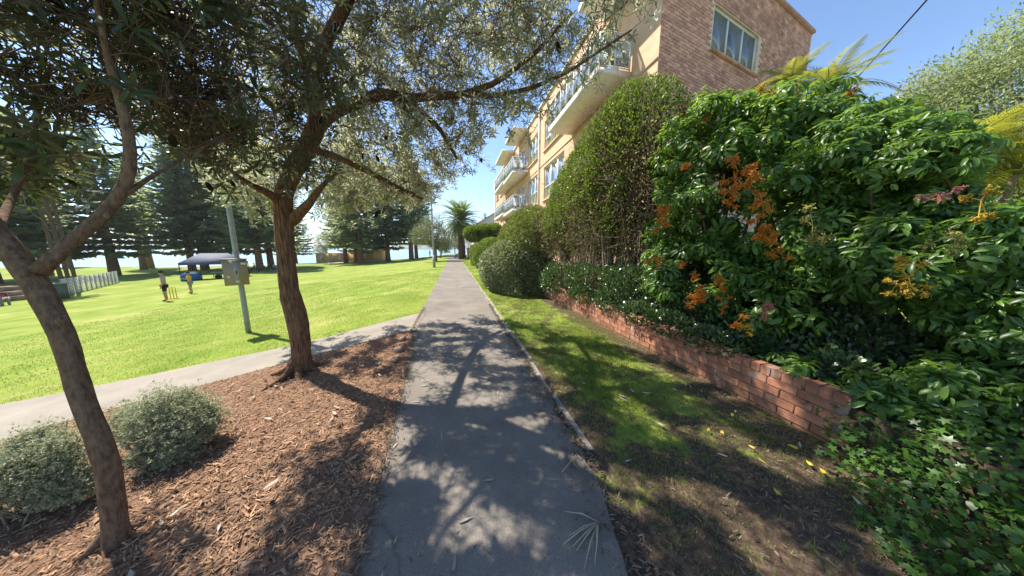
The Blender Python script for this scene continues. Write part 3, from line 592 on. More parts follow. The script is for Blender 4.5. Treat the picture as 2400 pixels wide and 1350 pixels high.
for sgn, xe in ((1, hx0), (-1, hx1)):
    a = np.array([xe-.35*sgn, 0, 5.6-.21]); p = np.array([pk, 0, 8.62]); d = np.array([0, 0, .12])
    for y_a, y_b in ((hy0-.3, hy1+.3),):
        A, B_ = a+[0, y_a, 0], p+[0, y_a, 0]; A2, B2 = a+[0, y_b, 0], p+[0, y_b, 0]
        rb.add([A, B_, B2, A2, A+d, B_+d, B2+d, A2+d], [[0, 1, 2, 3], [4, 7, 6, 5], [0, 4, 5, 1], [2, 6, 7, 3], [0, 3, 7, 4], [1, 5, 6, 2]])
rb.obj('roof', 'slate', hs)
window(hs, np.array([hx0, hy0, 0]), np.array([1., 0, 0]), np.array([0, -1., 0]), 1.2, 2.6, 3.2, 4.6, 2, 'room_shade_and_course', -.02, sill='white_render')
mat('timber', (.33, .2, .11), .85, .3, 5, .3, 30, .15, island=.3, stretch=(8, 8, .6)); mat('orange_brick', (.42, .2, .11), .85, .2, 8, .3, 50, .2, island=.25)
tf = thing('timber_fence', 'weathered timber paling fence past the clipped hedge', 'fence', (2.35, 38, 0)); pm = [brick_mesh(.14, .022, 1.0, 'timber', 'paling', .002)]
y = 33.4
while y < 46.5: link('paling', pm[0], tf, Matrix.Translation((2.35+random.uniform(-.004, .004), y, .9+random.uniform(-.02, .02))) @ Matrix.Diagonal((1, 1, 1.75, 1))); y += .155
for z in (.4, 1.4): q = MB(); q.box((2.39, 40, z), (.02, 6.6, .04)); q.obj('rail', 'timber', tf)
pr = thing('brick_pier', 'orange brick gate pier at the start of the timber fence', 'pillar', (2.3, 33, 0))
for k in range(24):
    for (dx, dy, w, l) in ((0, -.118, .47, .23), (0, .118, .47, .23)) if k % 2 else ((-.118, 0, .23, .47), (.118, 0, .23, .47)):
        q = MB(); q.box((2.3+dx, 33+dy, .045+k*.086), (w/2-.004, l/2-.004, .038)); q.obj('brick', 'orange_brick', pr)
q = MB(); q.box((2.3, 33, 2.11), (.28, .28, .05)); q.obj('pier_cap', 'cream_paint', pr)
# low beach pavilion below the lawn
mat('yellow_render', (.50, .34, .14), .85, .1, 3, .1, 20); mat('pale_roof', (.5, .45, .4), .7, .1, 2)
def box_building(name, label, pxa, pxb, pyb, yh, h, group=None):
    A, B_ = at(pxa, pyb, yh), at(pxb, pyb, yh); A[2] = B_[2] = min(A[2], B_[2]); u = B_-A; L = np.linalg.norm(u); u /= L; n = np.array([u[1], -u[0], 0]); t = thing(name, label, 'building', tuple((A+B_)/2), group)
    Rm = rotm(u, n); c_ = (A+B_)/2-n*2.5; mb = MB(); mb.box(c_+[0, 0, h/2-.8], (L/2, 2.5, h/2+.8), Rm); mb.obj('wall', 'yellow_render', t)
    mb = MB(); mb.box(c_+[0, 0, h+.08], (L/2+.3, 2.8, .08), Rm); mb.obj('roof', 'pale_roof', t)
    for f in (.2, .5, .78): mb = MB(); mb.box(A+u*L*f+n*.02+[0, 0, h*.45], (.5, .03, h*.42), Rm); mb.obj('door', 'pale_roof', t)
    return t
box_building('beach_pavilion', 'long low yellow beach pavilion behind the pine trunks', 818, 895, 606, 72, 2.2)
box_building('beach_kiosk', 'low tan kiosk beside the leaning silver tree', 741, 812, 611, 72, 2.0)

# ================================================================== TREES AND SHRUBS
mat('bark', (.235, .14, .084), .95, .7, 19, 1.0, 26, .1, stretch=(3.4, 3.4, .36), dist=.06)
mat('bark_smooth', (.21, .138, .09), .95, .42, 30, 1.0, 60, .1, stretch=(1.6, 1.6, .6), dist=.02)
mat('twig', (.12, .08, .055), .9, .25, 20); mat('pale_twig', (.25, .185, .13), .9, .3, 20); mat('cone', (.035, .022, .016), .95, .4, 60, 1.0, 160, .1, dist=.01); mat('brown_cone', (.19, .085, .035), .9, .4, 60, 1, 160, .1, dist=.01)
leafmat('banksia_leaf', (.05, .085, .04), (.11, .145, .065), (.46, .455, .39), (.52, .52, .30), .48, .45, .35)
leafmat('shaded_dark_banksia_leaf', (.018, .045, .02), (.045, .075, .03), (.12, .125, .08), (.16, .19, .05), .26, .4, .4)  # own dark green, deepened further to hold the near crown's shade
leafmat('schefflera_leaf', (.028, .07, .017), (.095, .175, .03), (.10, .16, .05), (.34, .54, .06), .32, .36, .42)
leafmat('hedge_leaf', (.05, .08, .018), (.115, .155, .032), (.12, .15, .05), (.24, .36, .03), .32, .45, .35)
leafmat('grey_hedge_leaf', (.085, .115, .055), (.23, .25, .14), (.22, .24, .15), (.28, .33, .12), .3, .36, .5)
leafmat('silver_leaf', (.21, .22, .13), (.42, .43, .29), (.42, .43, .32), (.36, .4, .2), .3, .55, .25)
leafmat('dark_leaf', (.02, .045, .014), (.045, .085, .022), (.07, .1, .05), (.1, .2, .03), .2, .3, .5)
leafmat('ivy_leaf', (.018, .055, .011), (.065, .135, .02), (.08, .13, .04), (.2, .38, .03), .26, .4, .4)
leafmat('olive_hedge_leaf', (.06, .075, .022), (.15, .165, .05), (.14, .15, .07), (.26, .33, .05), .3, .45, .35, (.22, .15, .06))
leafmat('olive_leaf', (.10, .125, .06), (.19, .21, .115), (.22, .24, .16), (.26, .29, .13), .3, .5, .3)
leafmat('pale_tree_leaf', (.15, .19, .085), (.29, .33, .17), (.3, .33, .2), (.4, .48, .17), .42, .5, .3)
leafmat('pine_needle', (.13, .175, .10), (.24, .28, .15), None, (.46, .54, .27), .52, .6, .25)
leafmat('palm_leaf', (.10, .14, .055), (.2, .25, .1), None, (.28, .36, .1), .35, .4, .4)
leafmat('umber_leaf', (.035, .035, .018), (.085, .075, .035), None, (.14, .13, .05), .25, .6, .25)
leafmat('golden_leaf', (.15, .2, .02), (.31, .33, .035), None, (.46, .46, .05), .42, .45, .35)
leafmat('brown_leaf', (.06, .04, .02), (.12, .08, .04), None, (.2, .12, .05), .25, .7, .2)

def limb_from_px(pts, off=1.04):
    """polyline of (px, py, depth, half width in px) -> world points and radii"""
    P, r = [], []
    for px, py, yh, rp in pts:
        q = at(px, py, yh); P.append(q); u = abs(px-1200)/F; r.append(rp*yh/F/math.sqrt(1+u*u)*1.0)
    return np.column_stack([P, np.array(r)*off])
CROWD = {}
def grow_tree(root, limbs, clusters, bark, per=6, size=.12, spread=.3, leaf='banksia_leaf', whorls=BANK, part_name='leaf_whorl', nparts=300, twigm='twig', thin=-.08, cap=12):
    """limbs: list of (k,4) point+radius; clusters: (n,3) places where foliage hangs; twigs are grown from the nearest limb"""
    nodes_ = []; s1 = unit(np.cross(np.array(SUN), [0, 0, 1.])); s2 = np.cross(np.array(SUN), s1)
    tr = MB()
    for i, L in enumerate(limbs):
        S = spline(L, max(8, int(np.linalg.norm(np.diff(L[:, :3], axis=0), axis=1).sum()/.09)))
        mb = MB(); mb.tube(S[:, :3], S[:, 3], 14 if S[0, 3] > .05 else 8, rough=.06); mb.obj('trunk' if i == 0 else 'branch', bark, root, True); nodes_.append(S)
    NP = np.concatenate(nodes_); tw = MB(); P, Zd, Sz = [], [], []
    # clusters nearest the limbs are joined first, then carry those further out
    src = NP[:, :3].copy(); src = src[len(nodes_[0])//3:]
    dl = np.array([np.min(np.linalg.norm(src-c, axis=1)) for c in clusters])
    for ci in np.argsort(dl):
        c = clusters[ci]; d = np.linalg.norm(src-c, axis=1)+.35*np.maximum(0, src[:, 2]-c[2]); s = src[np.argmin(d)]; L = np.linalg.norm(c-s)
        md = (s+c)/2+rng.normal(0, .08, 3)*L+np.array([0, 0, .08*L]); pts = spline([s, md, c], 5); r0 = min(.018, .003+.007*L); tw.tube(pts, np.linspace(r0, .003, 5), 5, False); src = np.concatenate([src, pts[2:]])
        ax = unit(c-s)
        for _ in range(per):
            e = c+rng.normal(0, spread*.5, 3)-ax*rng.uniform(0, .25)*spread; b0 = pts[rng.integers(2, 5)]; dd = unit(e-b0); e2 = e
            if vnoise(np.array([e @ s1]), np.array([e @ s2]), 9.5, 41)[0] < thin: continue      # open sprays: gaps the sun comes through
            tw.tube([b0, (b0+e2)/2+rng.normal(0, .03, 3), e2], [.004, .003, .0025], 3, False); P.append(e2); Zd.append(unit(dd+rng.normal(0, .35, 3)+[0, 0, .35])); Sz.append(size*rng.uniform(.75, 1.2))
    tw.obj('twigs', twigm, root, kind='stuff')
    P, Zd, Sz = np.array(P), np.array(Zd), np.array(Sz); ok_ = np.zeros(len(P), bool)
    for i in rng.permutation(len(P)):                                      # whorls capped along each sun ray, shaping the crown so dapples get through
        key = (round(float(P[i] @ s1)/.22), round(float(P[i] @ s2)/.22)); n_ = CROWD.get(key, 0)
        if n_ < cap: CROWD[key] = n_+1; ok_[i] = True

    P, Zd, Sz = P[ok_], Zd[ok_], Sz[ok_]
    Rm = frames(Zd); v = rng.integers(0, len(whorls), len(P))
    x, y, z = proj(P); vis = (z > .2) & (x > -60) & (x < 2460) & (y > -60) & (y < 1400); sc_ = np.where(vis, np.linalg.norm(P-EYE, axis=1), 1e3); big = set(np.argsort(sc_)[:nparts].tolist())
    ms = [mesh_of(part_name, *w, leaf) for w in whorls]; rest = np.array([i for i in range(len(P)) if i not in big])
    for i in big: link(part_name, ms[v[i]], root, mtx(P[i], Rm[i], Sz[i]))
    js = [stamp(whorls[k], P[rest][v[rest] == k], Rm[rest][v[rest] == k], Sz[rest][v[rest] == k]) for k in range(len(whorls))]
    V, Fs = join(js); obj('foliage', V, Fs, leaf, root, kind='stuff'); return P
def ell_points(n, lumps):
    L = np.array(lumps, float); vol = L[:, 3]*L[:, 4]*L[:, 5]; k = rng.choice(len(L), n, p=vol/vol.sum()); d = unit(rng.normal(size=(n, 3)))*(rng.uniform(0, 1, (n, 1))**(1/3)); return L[k, :3]+d*L[k, 3:6]
def lump(px, py, yh, rx, ry, rz): return [*at(px, py, yh), rx, ry, rz]
def cone(root, px, py, yh, s, m='cone'):
    p = at(px, py, yh); mb = MB(); z = np.linspace(-1, 1, 8); ax = unit(rng.normal(0, .35, 3)+[0, 0, 1]); rr = np.sqrt(np.clip(1-z*z*.92, .05, 1))*s*.5
    mb.tube(p+np.outer(z*s, ax), rr, 9, rough=.12); mb.obj('cone', m, root, True)

# ---- the two coast banksias on the mulch bed
t2b = gnd(705, 876); b2 = thing('banksia_tree', 'silvery leafed tree with fissured brown trunk at the path junction', 'tree', tuple(t2b), 'trees on the mulch bed')
yh = float((t2b-EYE) @ FH); D = yh
limbs2 = [limb_from_px(q) for q in (
    [(706, 884, D-.02, 33), (706, 868, D, 27), (705, 800, D, 23.5), (698, 745, D, 27), (681, 700, D, 25), (671, 620, D, 22), (667, 560, D, 22), (664, 500, D, 24), (662, 455, D, 22), (683, 410, D+.05, 22), (716, 350, D+.1, 21), (745, 293, D+.15, 20), (742, 235, D+.2, 19), (728, 175, D+.2, 20)],
    [(684, 520, D, 14), (700, 500, D-.05, 14), (718, 487, D-.1, 12), (737, 460, D-.1, 8), (762, 425, D-.1, 5), (790, 405, D, 3)],
    [(730, 185, D+.2, 13), (706, 120, D+.15, 12), (690, 60, D+.1, 11), (668, -60, D+.1, 9), (640, -260, D, 6)],
    [(728, 180, D+.2, 16), (758, 105, D+.1, 15), (795, 40, D, 14), (840, -60, D, 11), (900, -240, D-.1, 7)],
    [(744, 300, D+.15, 15), (775, 268, D+.25, 14), (840, 238, D+.5, 13), (900, 218, D+.7, 12), (955, 232, D+.85, 10), (1010, 225, D+.9, 8), (1090, 222, D+.95, 7), (1170, 190, D+.95, 5), (1260, 120, D+.9, 4), (1330, 40, D+.8, 3)],
    [(1090, 222, D+.95, 5), (1170, 225, D+1.0, 5), (1250, 205, D+1.0, 4), (1330, 170, D+1.0, 3), (1420, 110, D+.95, 2.5), (1480, 70, D+.9, 2)],
    [(720, 345, D+.1, 12), (800, 372, D+.9, 8), (870, 405, D+1.7, 7), (930, 440, D+2.3, 5.5), (990, 465, D+2.7, 4)],
    [(660, 480, D, 12), (640, 455, D-.15, 11), (600, 440, D-.3, 9), (575, 430, D-.4, 6), (520, 380, D-.5, 4)],
    [(716, 160, D+.15, 9), (600, 90, D-.3, 8), (480, 40, D-.6, 6), (380, 10, D-.9, 4)],
    [(955, 232, D+.85, 6), (1030, 300, D+1.6, 5), (1070, 370, D+2.2, 3)])]
lumps2 = [lump(880, 120, D+.4, 1.5, 1.3, .9), lump(700, 70, D+.1, 1.1, 1.2, .8), lump(1100, 120, D+.7, 1.3, 1.2, .9), lump(1290, 60, D+.8, .9, .9, .75), lump(1010, 290, D+1.4, 1.25, 1.2, .75), lump(870, 400, D+2.2, 1.5, 1.3, .8), lump(1000, 420, D+2.8, .9, .9, .7),
          lump(580, 180, D-.2, .7, .8, .8), lump(720, 420, D+1.9, 1.3, 1.2, .75), lump(560, 470, D+1.7, 1.1, 1.1, .6), lump(760, -120, D, 1.6, 1.2, .8), [-.5, 5.2, 4.8, .9, .9, .5], [-1.6, 6.2, 5.6, 1, 1, .5], [-.9, 4.6, 5.1, .9, .9, .5], [-1.7, 4.2, 5.7, 1, 1, .5], [1.0, 5.0, 5.5, 1.1, 1.1, .5], [.2, 4.6, 5.5, 1, 1, .5], [1.5, 4.2, 5.9, .9, .9, .4], [.3, 3.1, 5.2, .9, .9, .5], [1.2, 3.4, 5.6, 1, .9, .5], [-.6, 2.6, 4.8, .8, .8, .4], lump(450, 120, D-.6, .8, .9, .8), lump(1470, 50, D+1.0, .5, .6, .45), lump(1400, 110, D+1.0, .4, .5, .35), lump(1310, 200, D+1.0, .42, .5, .42), lump(1240, 280, D+1.3, .5, .5, .35), lump(1180, 215, D+.85, .6, .5, .4), lump(1080, 240, D+.8, .6, .5, .42), lump(965, 235, D+.6, .55, .5, .38), lump(1270, 140, D+.75, .55, .5, .42), lump(860, 220, D+.4, .4, .4, .3), lump(1010, 210, D+.6, .5, .45, .35), lump(1060, 330, D+1.9, .7, .7, .45), lump(900, 435, D+2.8, 1.2, 1.0, .5), lump(760, 460, D+2.3, .9, .8, .38), lump(640, 490, D+1.9, .7, .7, .33), lump(985, 430, D+3.0, .7, .7, .4)]  # plain-coordinate lumps: crown added, partly out of view, to shade verge and shrubs
CL = ell_points(3000, lumps2); x, y, z = proj(CL)
xr = np.interp(y, [-400, 0, 100, 160, 200, 260, 330, 350, 430, 470, 520], [1700, 1545, 1510, 1420, 1320, 1300, 1270, 1150, 1100, 1040, 990])
yb = np.interp(x, [300, 420, 520, 640, 700, 740, 800, 900, 1000, 1060], [420, 400, 470, 520, 410, 500, 505, 490, 480, 440])
keep = (x < xr-14) & (y < yb-12) & (z > 1.0) & ~((np.abs(x-368) < 45) & (np.abs(y-430) < 70)) & ~((np.abs(x-1160) < 60) & (np.abs(y-165) < 30)) & (np.linalg.norm(CL-EYE, axis=1) > 1.5) & ~((x > 1400) & (y > 120) & (x < 1500) & (rng.uniform(0, 1, len(x)) < .3))
CL = CL[keep]
grow_tree(b2, limbs2, CL, 'bark', per=5, size=.115, spread=.34)
for px, py, dd, s, m_ in ((905, 322, .6, .045, 'cone'), (885, 372, .9, .05, 'cone'), (850, 366, .8, .035, 'cone'), (925, 362, 1.2, .045, 'cone'), (952, 356, 1.2, .03, 'cone'), (1092, 358, 1.5, .05, 'cone'), (1128, 376, 1.7, .045, 'cone'), (1308, 110, .8, .07, 'cone'), (946, 248, .7, .07, 'brown_cone'), (1060, 270, 1.0, .07, 'brown_cone'), (755, 285, 0, .06, 'cone'), (770, 232, 0, .05, 'cone'), (785, 62, -.1, .06, 'cone'), (490, 437, -.4, .05, 'cone'), (545, 430, -.3, .04, 'cone'), (884, 500, 2.4, .09, 'cone'), (908, 462, 2.2, .06, 'cone')): cone(b2, px, py, D+dd, s, m_)
t1b = gnd(270, 1278); b1 = thing('banksia_tree', 'nearer forked tree with smooth leaning trunk beside the silver shrubs', 'tree', tuple(t1b), 'trees on the mulch bed')
D1 = float((t1b-EYE) @ FH)
limbs1 = [limb_from_px(q, 1.02) for q in (
    [(276, 1300, D1-.02, 52), (272, 1262, D1, 42), (262, 1150, D1, 37), (246, 1060, D1, 38), (212, 985, D1, 37), (180, 905, D1+.02, 36), (162, 820, D1+.03, 35), (140, 765, D1+.04, 38), (118, 725, D1+.05, 36), (85, 665, D1+.06, 40), (50, 615, D1+.06, 42), (5, 560, D1+.06, 38), (-50, 490, D1+.06, 32), (-140, 360, D1+.1, 26), (-220, 180, D1+.2, 18)],
    [(88, 640, D1+.06, 32), (118, 604, D1+.1, 28), (175, 560, D1+.16, 25), (240, 505, D1+.22, 22), (290, 462, D1+.28, 21), (306, 420, D1+.3, 18), (308, 350, D1+.3, 17), (300, 290, D1+.3, 16), (270, 200, D1+.3, 13), (235, 60, D1+.3, 10), (210, -120, D1+.3, 7)],
    [(300, 452, D1+.28, 9), (330, 428, D1+.35, 8), (375, 400, D1+.45, 6), (425, 374, D1+.6, 4), (500, 330, D1+.8, 4), (590, 300, D1+1.1, 3), (680, 350, D1+1.4, 2)],
    [(-10, 545, D1+.06, 20), (20, 480, D1+.25, 12), (60, 400, D1+.4, 9), (80, 300, D1+.5, 7), (120, 150, D1+.6, 5)])]
lumps1 = [lump(120, 60, D1+.5, .75, .7, .55), lump(330, 120, D1+.6, .6, .6, .5), lump(60, 280, D1+.4, .5, .5, .35), lump(240, 220, D1+.7, .55, .6, .4), lump(440, 230, D1+.9, .55, .6, .45), lump(20, 390, D1+.6, .4, .4, .2), lump(560, 60, D1+.9, .7, .7, .5), lump(200, -160, D1+.5, .9, .8, .5), lump(380, 320, D1+1.2, .5, .5, .3), lump(560, 290, D1+1.25, .5, .5, .36), lump(660, 330, D1+1.5, .4, .4, .3), lump(730, 392, D1+1.6, .26, .3, .12), lump(560, 390, D1+1.4, .3, .3, .12)]
CL = ell_points(1080, lumps1); x, y, z = proj(CL); yb = np.interp(x, [-300, 0, 60, 130, 200, 260, 330, 420, 520, 640, 760], [520, 470, 480, 470, 390, 330, 330, 400, 430, 430, 440])
CL = CL[(y < yb-25) & (z > .75) & (np.linalg.norm(CL-EYE, axis=1) > 1.2) & ~((y > -40) & (x > 820)) & ~((np.abs(x-350) < 50) & (y > 380)) & ~((np.abs(x-150) < 45) & (np.abs(y-465) < 40))]
grow_tree(b1, limbs1, CL, 'bark_smooth', per=5, size=.105, spread=.26, leaf='shaded_dark_banksia_leaf', thin=-.06, cap=19)
for px, py, dd, s in ((170, 428, .4, .022), (128, 10, .3, .05), (385, 15, .5, .07), (405, 330, .5, .04), (145, 20, .4, .04)): cone(b1, px, py, D1+dd, s)
kn = MB(); p = at(147, 752, D1+.02); kn.tube([p-[.0, 0, .03], p, p+[0, 0, .03]], [.012, .022, .012], 8, rough=.1); kn.obj('knot', 'bark_smooth', b1, True)

def roots(t, base, r, bark, n=6):
    for i in range(n):
        a = i*2*math.pi/n+random.uniform(-.4, .4); L = r*random.uniform(2.2, 3.6); o = np.array([math.cos(a), math.sin(a), 0]); s = np.array([-o[1], o[0], 0])*random.uniform(-.3, .3)
        pts = [base+o*r*.35+[0, 0, r*1.5], base+o*r*.85+[0, 0, r*.55], base+o*r*1.4+s*r+[0, 0, r*.2], base+o*L+s*r*2+[0, 0, -.02]]; q = MB(); q.tube(spline(np.array(pts), 7), np.linspace(r*.5, r*.12, 7), 8, rough=.1); q.obj('root', bark, t, True)
roots(b2, t2b+[0, 0, .02], .13, 'bark'); roots(b1, t1b+[0, 0, .02], .055, 'bark_smooth', 5)
for px, py, s in ((262, 1120, .012), (225, 1010, .016), (196, 930, .010), (60, 640, .016), (120, 615, .013), (252, 505, .012)):
    p = at(px, py, D1+.0); q = MB(); q.tube([p-[0, 0, s*1.3], p, p+[0, 0, s*1.3]], [s*.5, s, s*.5], 8, rough=.15); q.obj('knot', 'bark_smooth', b1, True)
# ---- shrubs built from lumps
def shell_points(n, lumps, inner=.72, power=1.5, jitter=.05, hide=.7):
    L = np.array(lumps, float); ar = (L[:, 3]*L[:, 4]*L[:, 5])**(2/3); k = rng.choice(len(L), n, p=ar/ar.sum()); d = unit(rng.normal(size=(n, 3))); f = 1-(1-inner)*rng.uniform(0, 1, n)**power
    P = L[k, :3]+d*L[k, 3:6]*f[:, None]; nr = unit(d/L[k, 3:6]); ok = np.ones(n, bool)
    for j in range(len(L)):
        q = np.linalg.norm((P-L[j, :3])/L[j, 3:6], axis=1); ok &= (k == j) | (q > hide)
    s = 1+jitter*vnoise(P[:, 0]+P[:, 2]*.7, P[:, 1]-P[:, 2]*.5, 4.0, 11)*2; P = L[k, :3]+(P-L[k, :3])*s[:, None]
    return P[ok], nr[ok]
def stems(root, base, tips, m='twig', r=.03, k=5, name='stem'):
    mb = MB()
    for t in tips:
        b0 = base+rng.normal(0, .06, 3)*[1, 1, 0]; md = (b0+t)/2+rng.normal(0, .08, 3)*np.linalg.norm(t-b0); S = spline([b0, md, t], 8); mb.tube(S, np.linspace(r, r*.25, 8), k, False)
    return mb.obj(name, m, root, True)
def bush(name, label, cat, lumps, n, size, leaf, tmpl, base, group=None, inner=.72, cull=None, upw=.45, jitter=.05, nst=14, twigm='twig', outw=.7, power=1.5, hide=.7):
    t = thing(name, label, cat, tuple(base), group); P, nr = shell_points(n, lumps, inner, power, jitter, hide); k = P[:, 2] > base[2]+.02
    if cull is not None: k &= cull(P)
    P, nr = P[k], nr[k]; n = len(P); d = unit(nr*outw+np.array([0, 0, upw])+rng.normal(0, .5, (n, 3))); up = unit(nr*.6+np.array([0, 0, .5])+rng.normal(0, .45, (n, 3)))
    V, Fs = stamp(tmpl, P, frames_x(d, up), size*rng.uniform(.7, 1.25, n)); obj('foliage', V, Fs, leaf, t, kind='stuff')
    if nst: stems(t, np.array(base, float), P[rng.integers(0, n, nst)]*.85+.15*np.array([l[:3] for l in lumps]).mean(0), twigm)
    return t, P
def flower_truss(root, p, s, m, n=56, droop=.5, name='berry_cluster'):
    """panicle: short rays with small berries along them"""
    mb = MB(); oc = np.array([[1,0,0],[-1,0,0],[0,1,0],[0,-1,0],[0,0,1],[0,0,-1]], float); of = np.array([[0,2,4],[2,1,4],[1,3,4],[3,0,4],[2,0,5],[1,2,5],[3,1,5],[0,3,5]])
    cs = [p+rng.normal(0, .5, 3)*s*[1, 1, 1.2] for _ in range(4)]; p0 = p
    for c_ in cs: mb.tube([p0, c_], [.004, .003], 3, False)
    for i_ in range(n):
        p = cs[i_ % 4]; d = unit(rng.normal(0, 1, 3)+[0, 0, -droop]); L = s*rng.uniform(.2, .6); mb.tube([p, p+d*L], [.003, .002], 3, False)
        for f in np.linspace(.35, 1, 6): mb.add(oc*s*.07*rng.uniform(.6, 1.2)+p+d*L*f+rng.normal(0, s*.05, 3), None, of)
    return mb.obj(name, m, root)
mat('orange_berry', (.62, .19, .015), .5, .3, 30, island=.35); mat('yellow_berry', (.55, .34, .03), .5, .3, 30, island=.35); mat('pink_berry', (.45, .16, .13), .5, .3, 30, island=.3); mat('olive_berry', (.3, .27, .06), .6, .3, 30, island=.4)

def schefflera(label, lumps, n, size, base, trusses, nparts=150, group='umbrella shrubs over the brick wall', cull=None):
    t = thing('umbrella_shrub', label, 'shrub', tuple(base), group); P, nr = shell_points(n, lumps, .62, 1.7, .07, .72)
    k = (P[:, 2] > .12) & (vnoise(P[:, 0]*1.2+P[:, 2], P[:, 1]*1.2-.7*P[:, 2], 3.6, 17) > np.where(P[:, 2] > .85, -.3, -9))
    if cull is not None: k &= cull(P)
    P, nr = P[k], nr[k]; ti = rng.permutation(len(P))[:len(P)//7]; T_, tn_ = P[ti], unit(nr[ti]+[0, 0, .55]+rng.normal(0, .25, (len(ti), 3))); dv = unit(rng.normal(size=(len(ti), 7, 3))+tn_[:, None]*1.1); nr = np.repeat(tn_, 7, 0)
    P = (T_[:, None]+dv*size*rng.uniform(.55, 1.25, (len(ti), 7, 1))).reshape(-1, 3); Zd = unit(dv.reshape(-1, 3)*.9+np.array([0, 0, .5])+rng.normal(0, .15, P.shape)); Rm = frames(Zd); S = size*rng.uniform(.5, 1.35, len(P)); v = rng.integers(0, 5, len(P))
    d = np.linalg.norm(P-EYE, axis=1)/(S/size); x, y, z = proj(P); d = np.where((z > .2) & (x > 0) & (x < 2400) & (y > -20) & (y < 1370), d, 1e3); d += 3*np.clip((nr @ np.array([.6, .5, 0])), 0, 1); big = set(np.argsort(d)[:nparts].tolist())
    ms = [mesh_of('leaf', *w, 'schefflera_leaf') for w in SCHEF]; rest = np.array([i for i in range(len(P)) if i not in big])
    for i in big: link('leaf', ms[v[i]], t, mtx(P[i], Rm[i], S[i]))
    V, Fs = join([stamp(SCHEF[q], P[rest][v[rest] == q], Rm[rest][v[rest] == q], S[rest][v[rest] == q]) for q in range(5)]); obj('foliage', V, Fs, 'schefflera_leaf', t, kind='stuff')
    stems(t, np.array(base, float), P[rng.integers(0, len(P), 30)], 'twig', .035)
    for px, py, yh, s, m_ in trusses: flower_truss(t, at(px, py, yh), s, m_)
    return t
# ---- clipped hedges on the right
TINY = leaf_tiny(.6)
facing = lambda P, c: unit(EYE-P)
HL = [lump(1510, 420, 5.7, .92, 1.0, 1.86), lump(1445, 395, 6.0, .7, .9, 1.45), lump(1405, 405, 6.6, .6, .8, 1.3), lump(1465, 420, 6.1, .85, 1.0, 1.95), lump(1428, 440, 6.5, .8, 1.1, 1.85), lump(1395, 460, 7.0, .78, 1.1, 1.7), lump(1366, 480, 7.5, .75, 1.1, 1.55), lump(1342, 503, 8.0, .7, 1.0, 1.38), lump(1322, 525, 8.5, .65, 1.0, 1.2)]
hb_ = np.array([4.3, 6.0, GB])
def hcull(P):
    ctr = np.array([l[:3] for l in HL]); q = ctr[np.argmin(np.linalg.norm(P[:, None]-ctr[None], axis=2), axis=1)]; n_ = unit(P-q)
    pk = np.interp(P[:, 2], [2.0, 3.2, 4.3, 5.0], [.14, .22, .65, 1.0]); bare = (n_[:, 1] < .0) & (n_[:, 0] > -.9) & (P[:, 2] < 5) | (P[:, 2] < 2.0); return ~bare | (rng.uniform(0, 1, len(P)) < pk)
th_, PH = bush('tall_hedge', 'tall sheared hedge, green on its sunny side and bare twigs towards the camera', 'hedge', HL, 150000, .05, 'hedge_leaf', TINY, hb_, inner=.8, cull=hcull, nst=0, jitter=.02)
mbt = MB()
for l in HL:
    c_ = np.array(l[:3]); r_ = np.array(l[3:]); b0 = np.array([c_[0], c_[1], GB])
    for _ in range(12):
        d = unit(rng.normal(size=3)+[0, 0, .7]); tip = c_+d*r_*.9; md = (b0*.6+tip*.4)+rng.normal(0, .12, 3); S = spline([b0+rng.normal(0, .1, 3)*[1, 1, 0], md, tip], 10); mbt.tube(S, np.linspace(.03, .006, 10), 5, False)
        for _ in range(26):
            s = S[rng.integers(3, 10)]; dd = unit(d*.8+rng.normal(0, .6, 3)+[0, 0, .3]); L = rng.uniform(.15, .55); e = s+dd*L; mbt.tube([s, s+dd*L*.5+rng.normal(0, .03, 3), e], [.006, .004, .002], 3, False)
            for _ in range(3): mbt.tube([e-dd*L*.4*rng.uniform(), e+rng.normal(0, .12, 3)], [.0025, .0015], 3, False)
mbt.obj('twigs', 'pale_twig', th_, kind='stuff')
P, nr = shell_points(60000, HL, .35, 1.0, .04, .5); d = unit(rng.normal(size=P.shape)); k = P[:, 2] > GB
V, Fs = stamp(TINY, P[k], frames_x(d[k], unit(rng.normal(size=(k.sum(), 3)))), .05*rng.uniform(.6, 1.3, k.sum())); obj('dead_leaves', V, Fs, 'brown_leaf', th_, kind='stuff')
bush('low_hedge', 'yellow green loosely clipped hedge between the tall hedge and round bush', 'hedge', [lump(1245, 560, 10, 1.0, 1.3, 1.2), lump(1215, 565, 11.5, .9, 1.2, .95)], 40000, .065, 'olive_hedge_leaf', TINY, (3.9, 10, GB), inner=.75, nst=24, twigm='pale_twig')
bush('round_bush', 'rounded grey green clipped bush at the edge of the path verge', 'bush', [lump(1200, 628, 10, 1.2, 1.5, 1.08), lump(1172, 632, 11, .9, 1.3, .98), lump(1255, 640, 9.3, .7, .8, .85)], 42000, .085, 'grey_hedge_leaf', TINY, (2.9, 10, .04), inner=.82, upw=.2, nst=20)
bush('round_bush', 'smaller round bush with a lit yellow green top behind the grey one', 'bush', [lump(1150, 603, 15, 1.0, 1.2, 1.12)], 16000, .085, 'hedge_leaf', TINY, (2.6, 15.4, .04), inner=.82)
tp = bush('topiary_hedge', 'flat topped clipped hedge raised above the timber fence', 'hedge', [lump(1112, 548, 31, 1.3, 1.6, .95), lump(1138, 546, 31, 1.4, 1.6, 1.0), lump(1158, 545, 31, 1.2, 1.6, 1.0)], 30000, .15, 'hedge_leaf', TINY, (3.9, 31, .3), inner=.85, nst=14)
bush('verge_shrub', 'small leafy shrub in front of the orange brick pier', 'shrub', [lump(1113, 596, 27, .6, .9, 1.0), lump(1117, 612, 25, .6, .9, .6)], 3500, .11, 'hedge_leaf', TINY, (2.6, 26, .04))
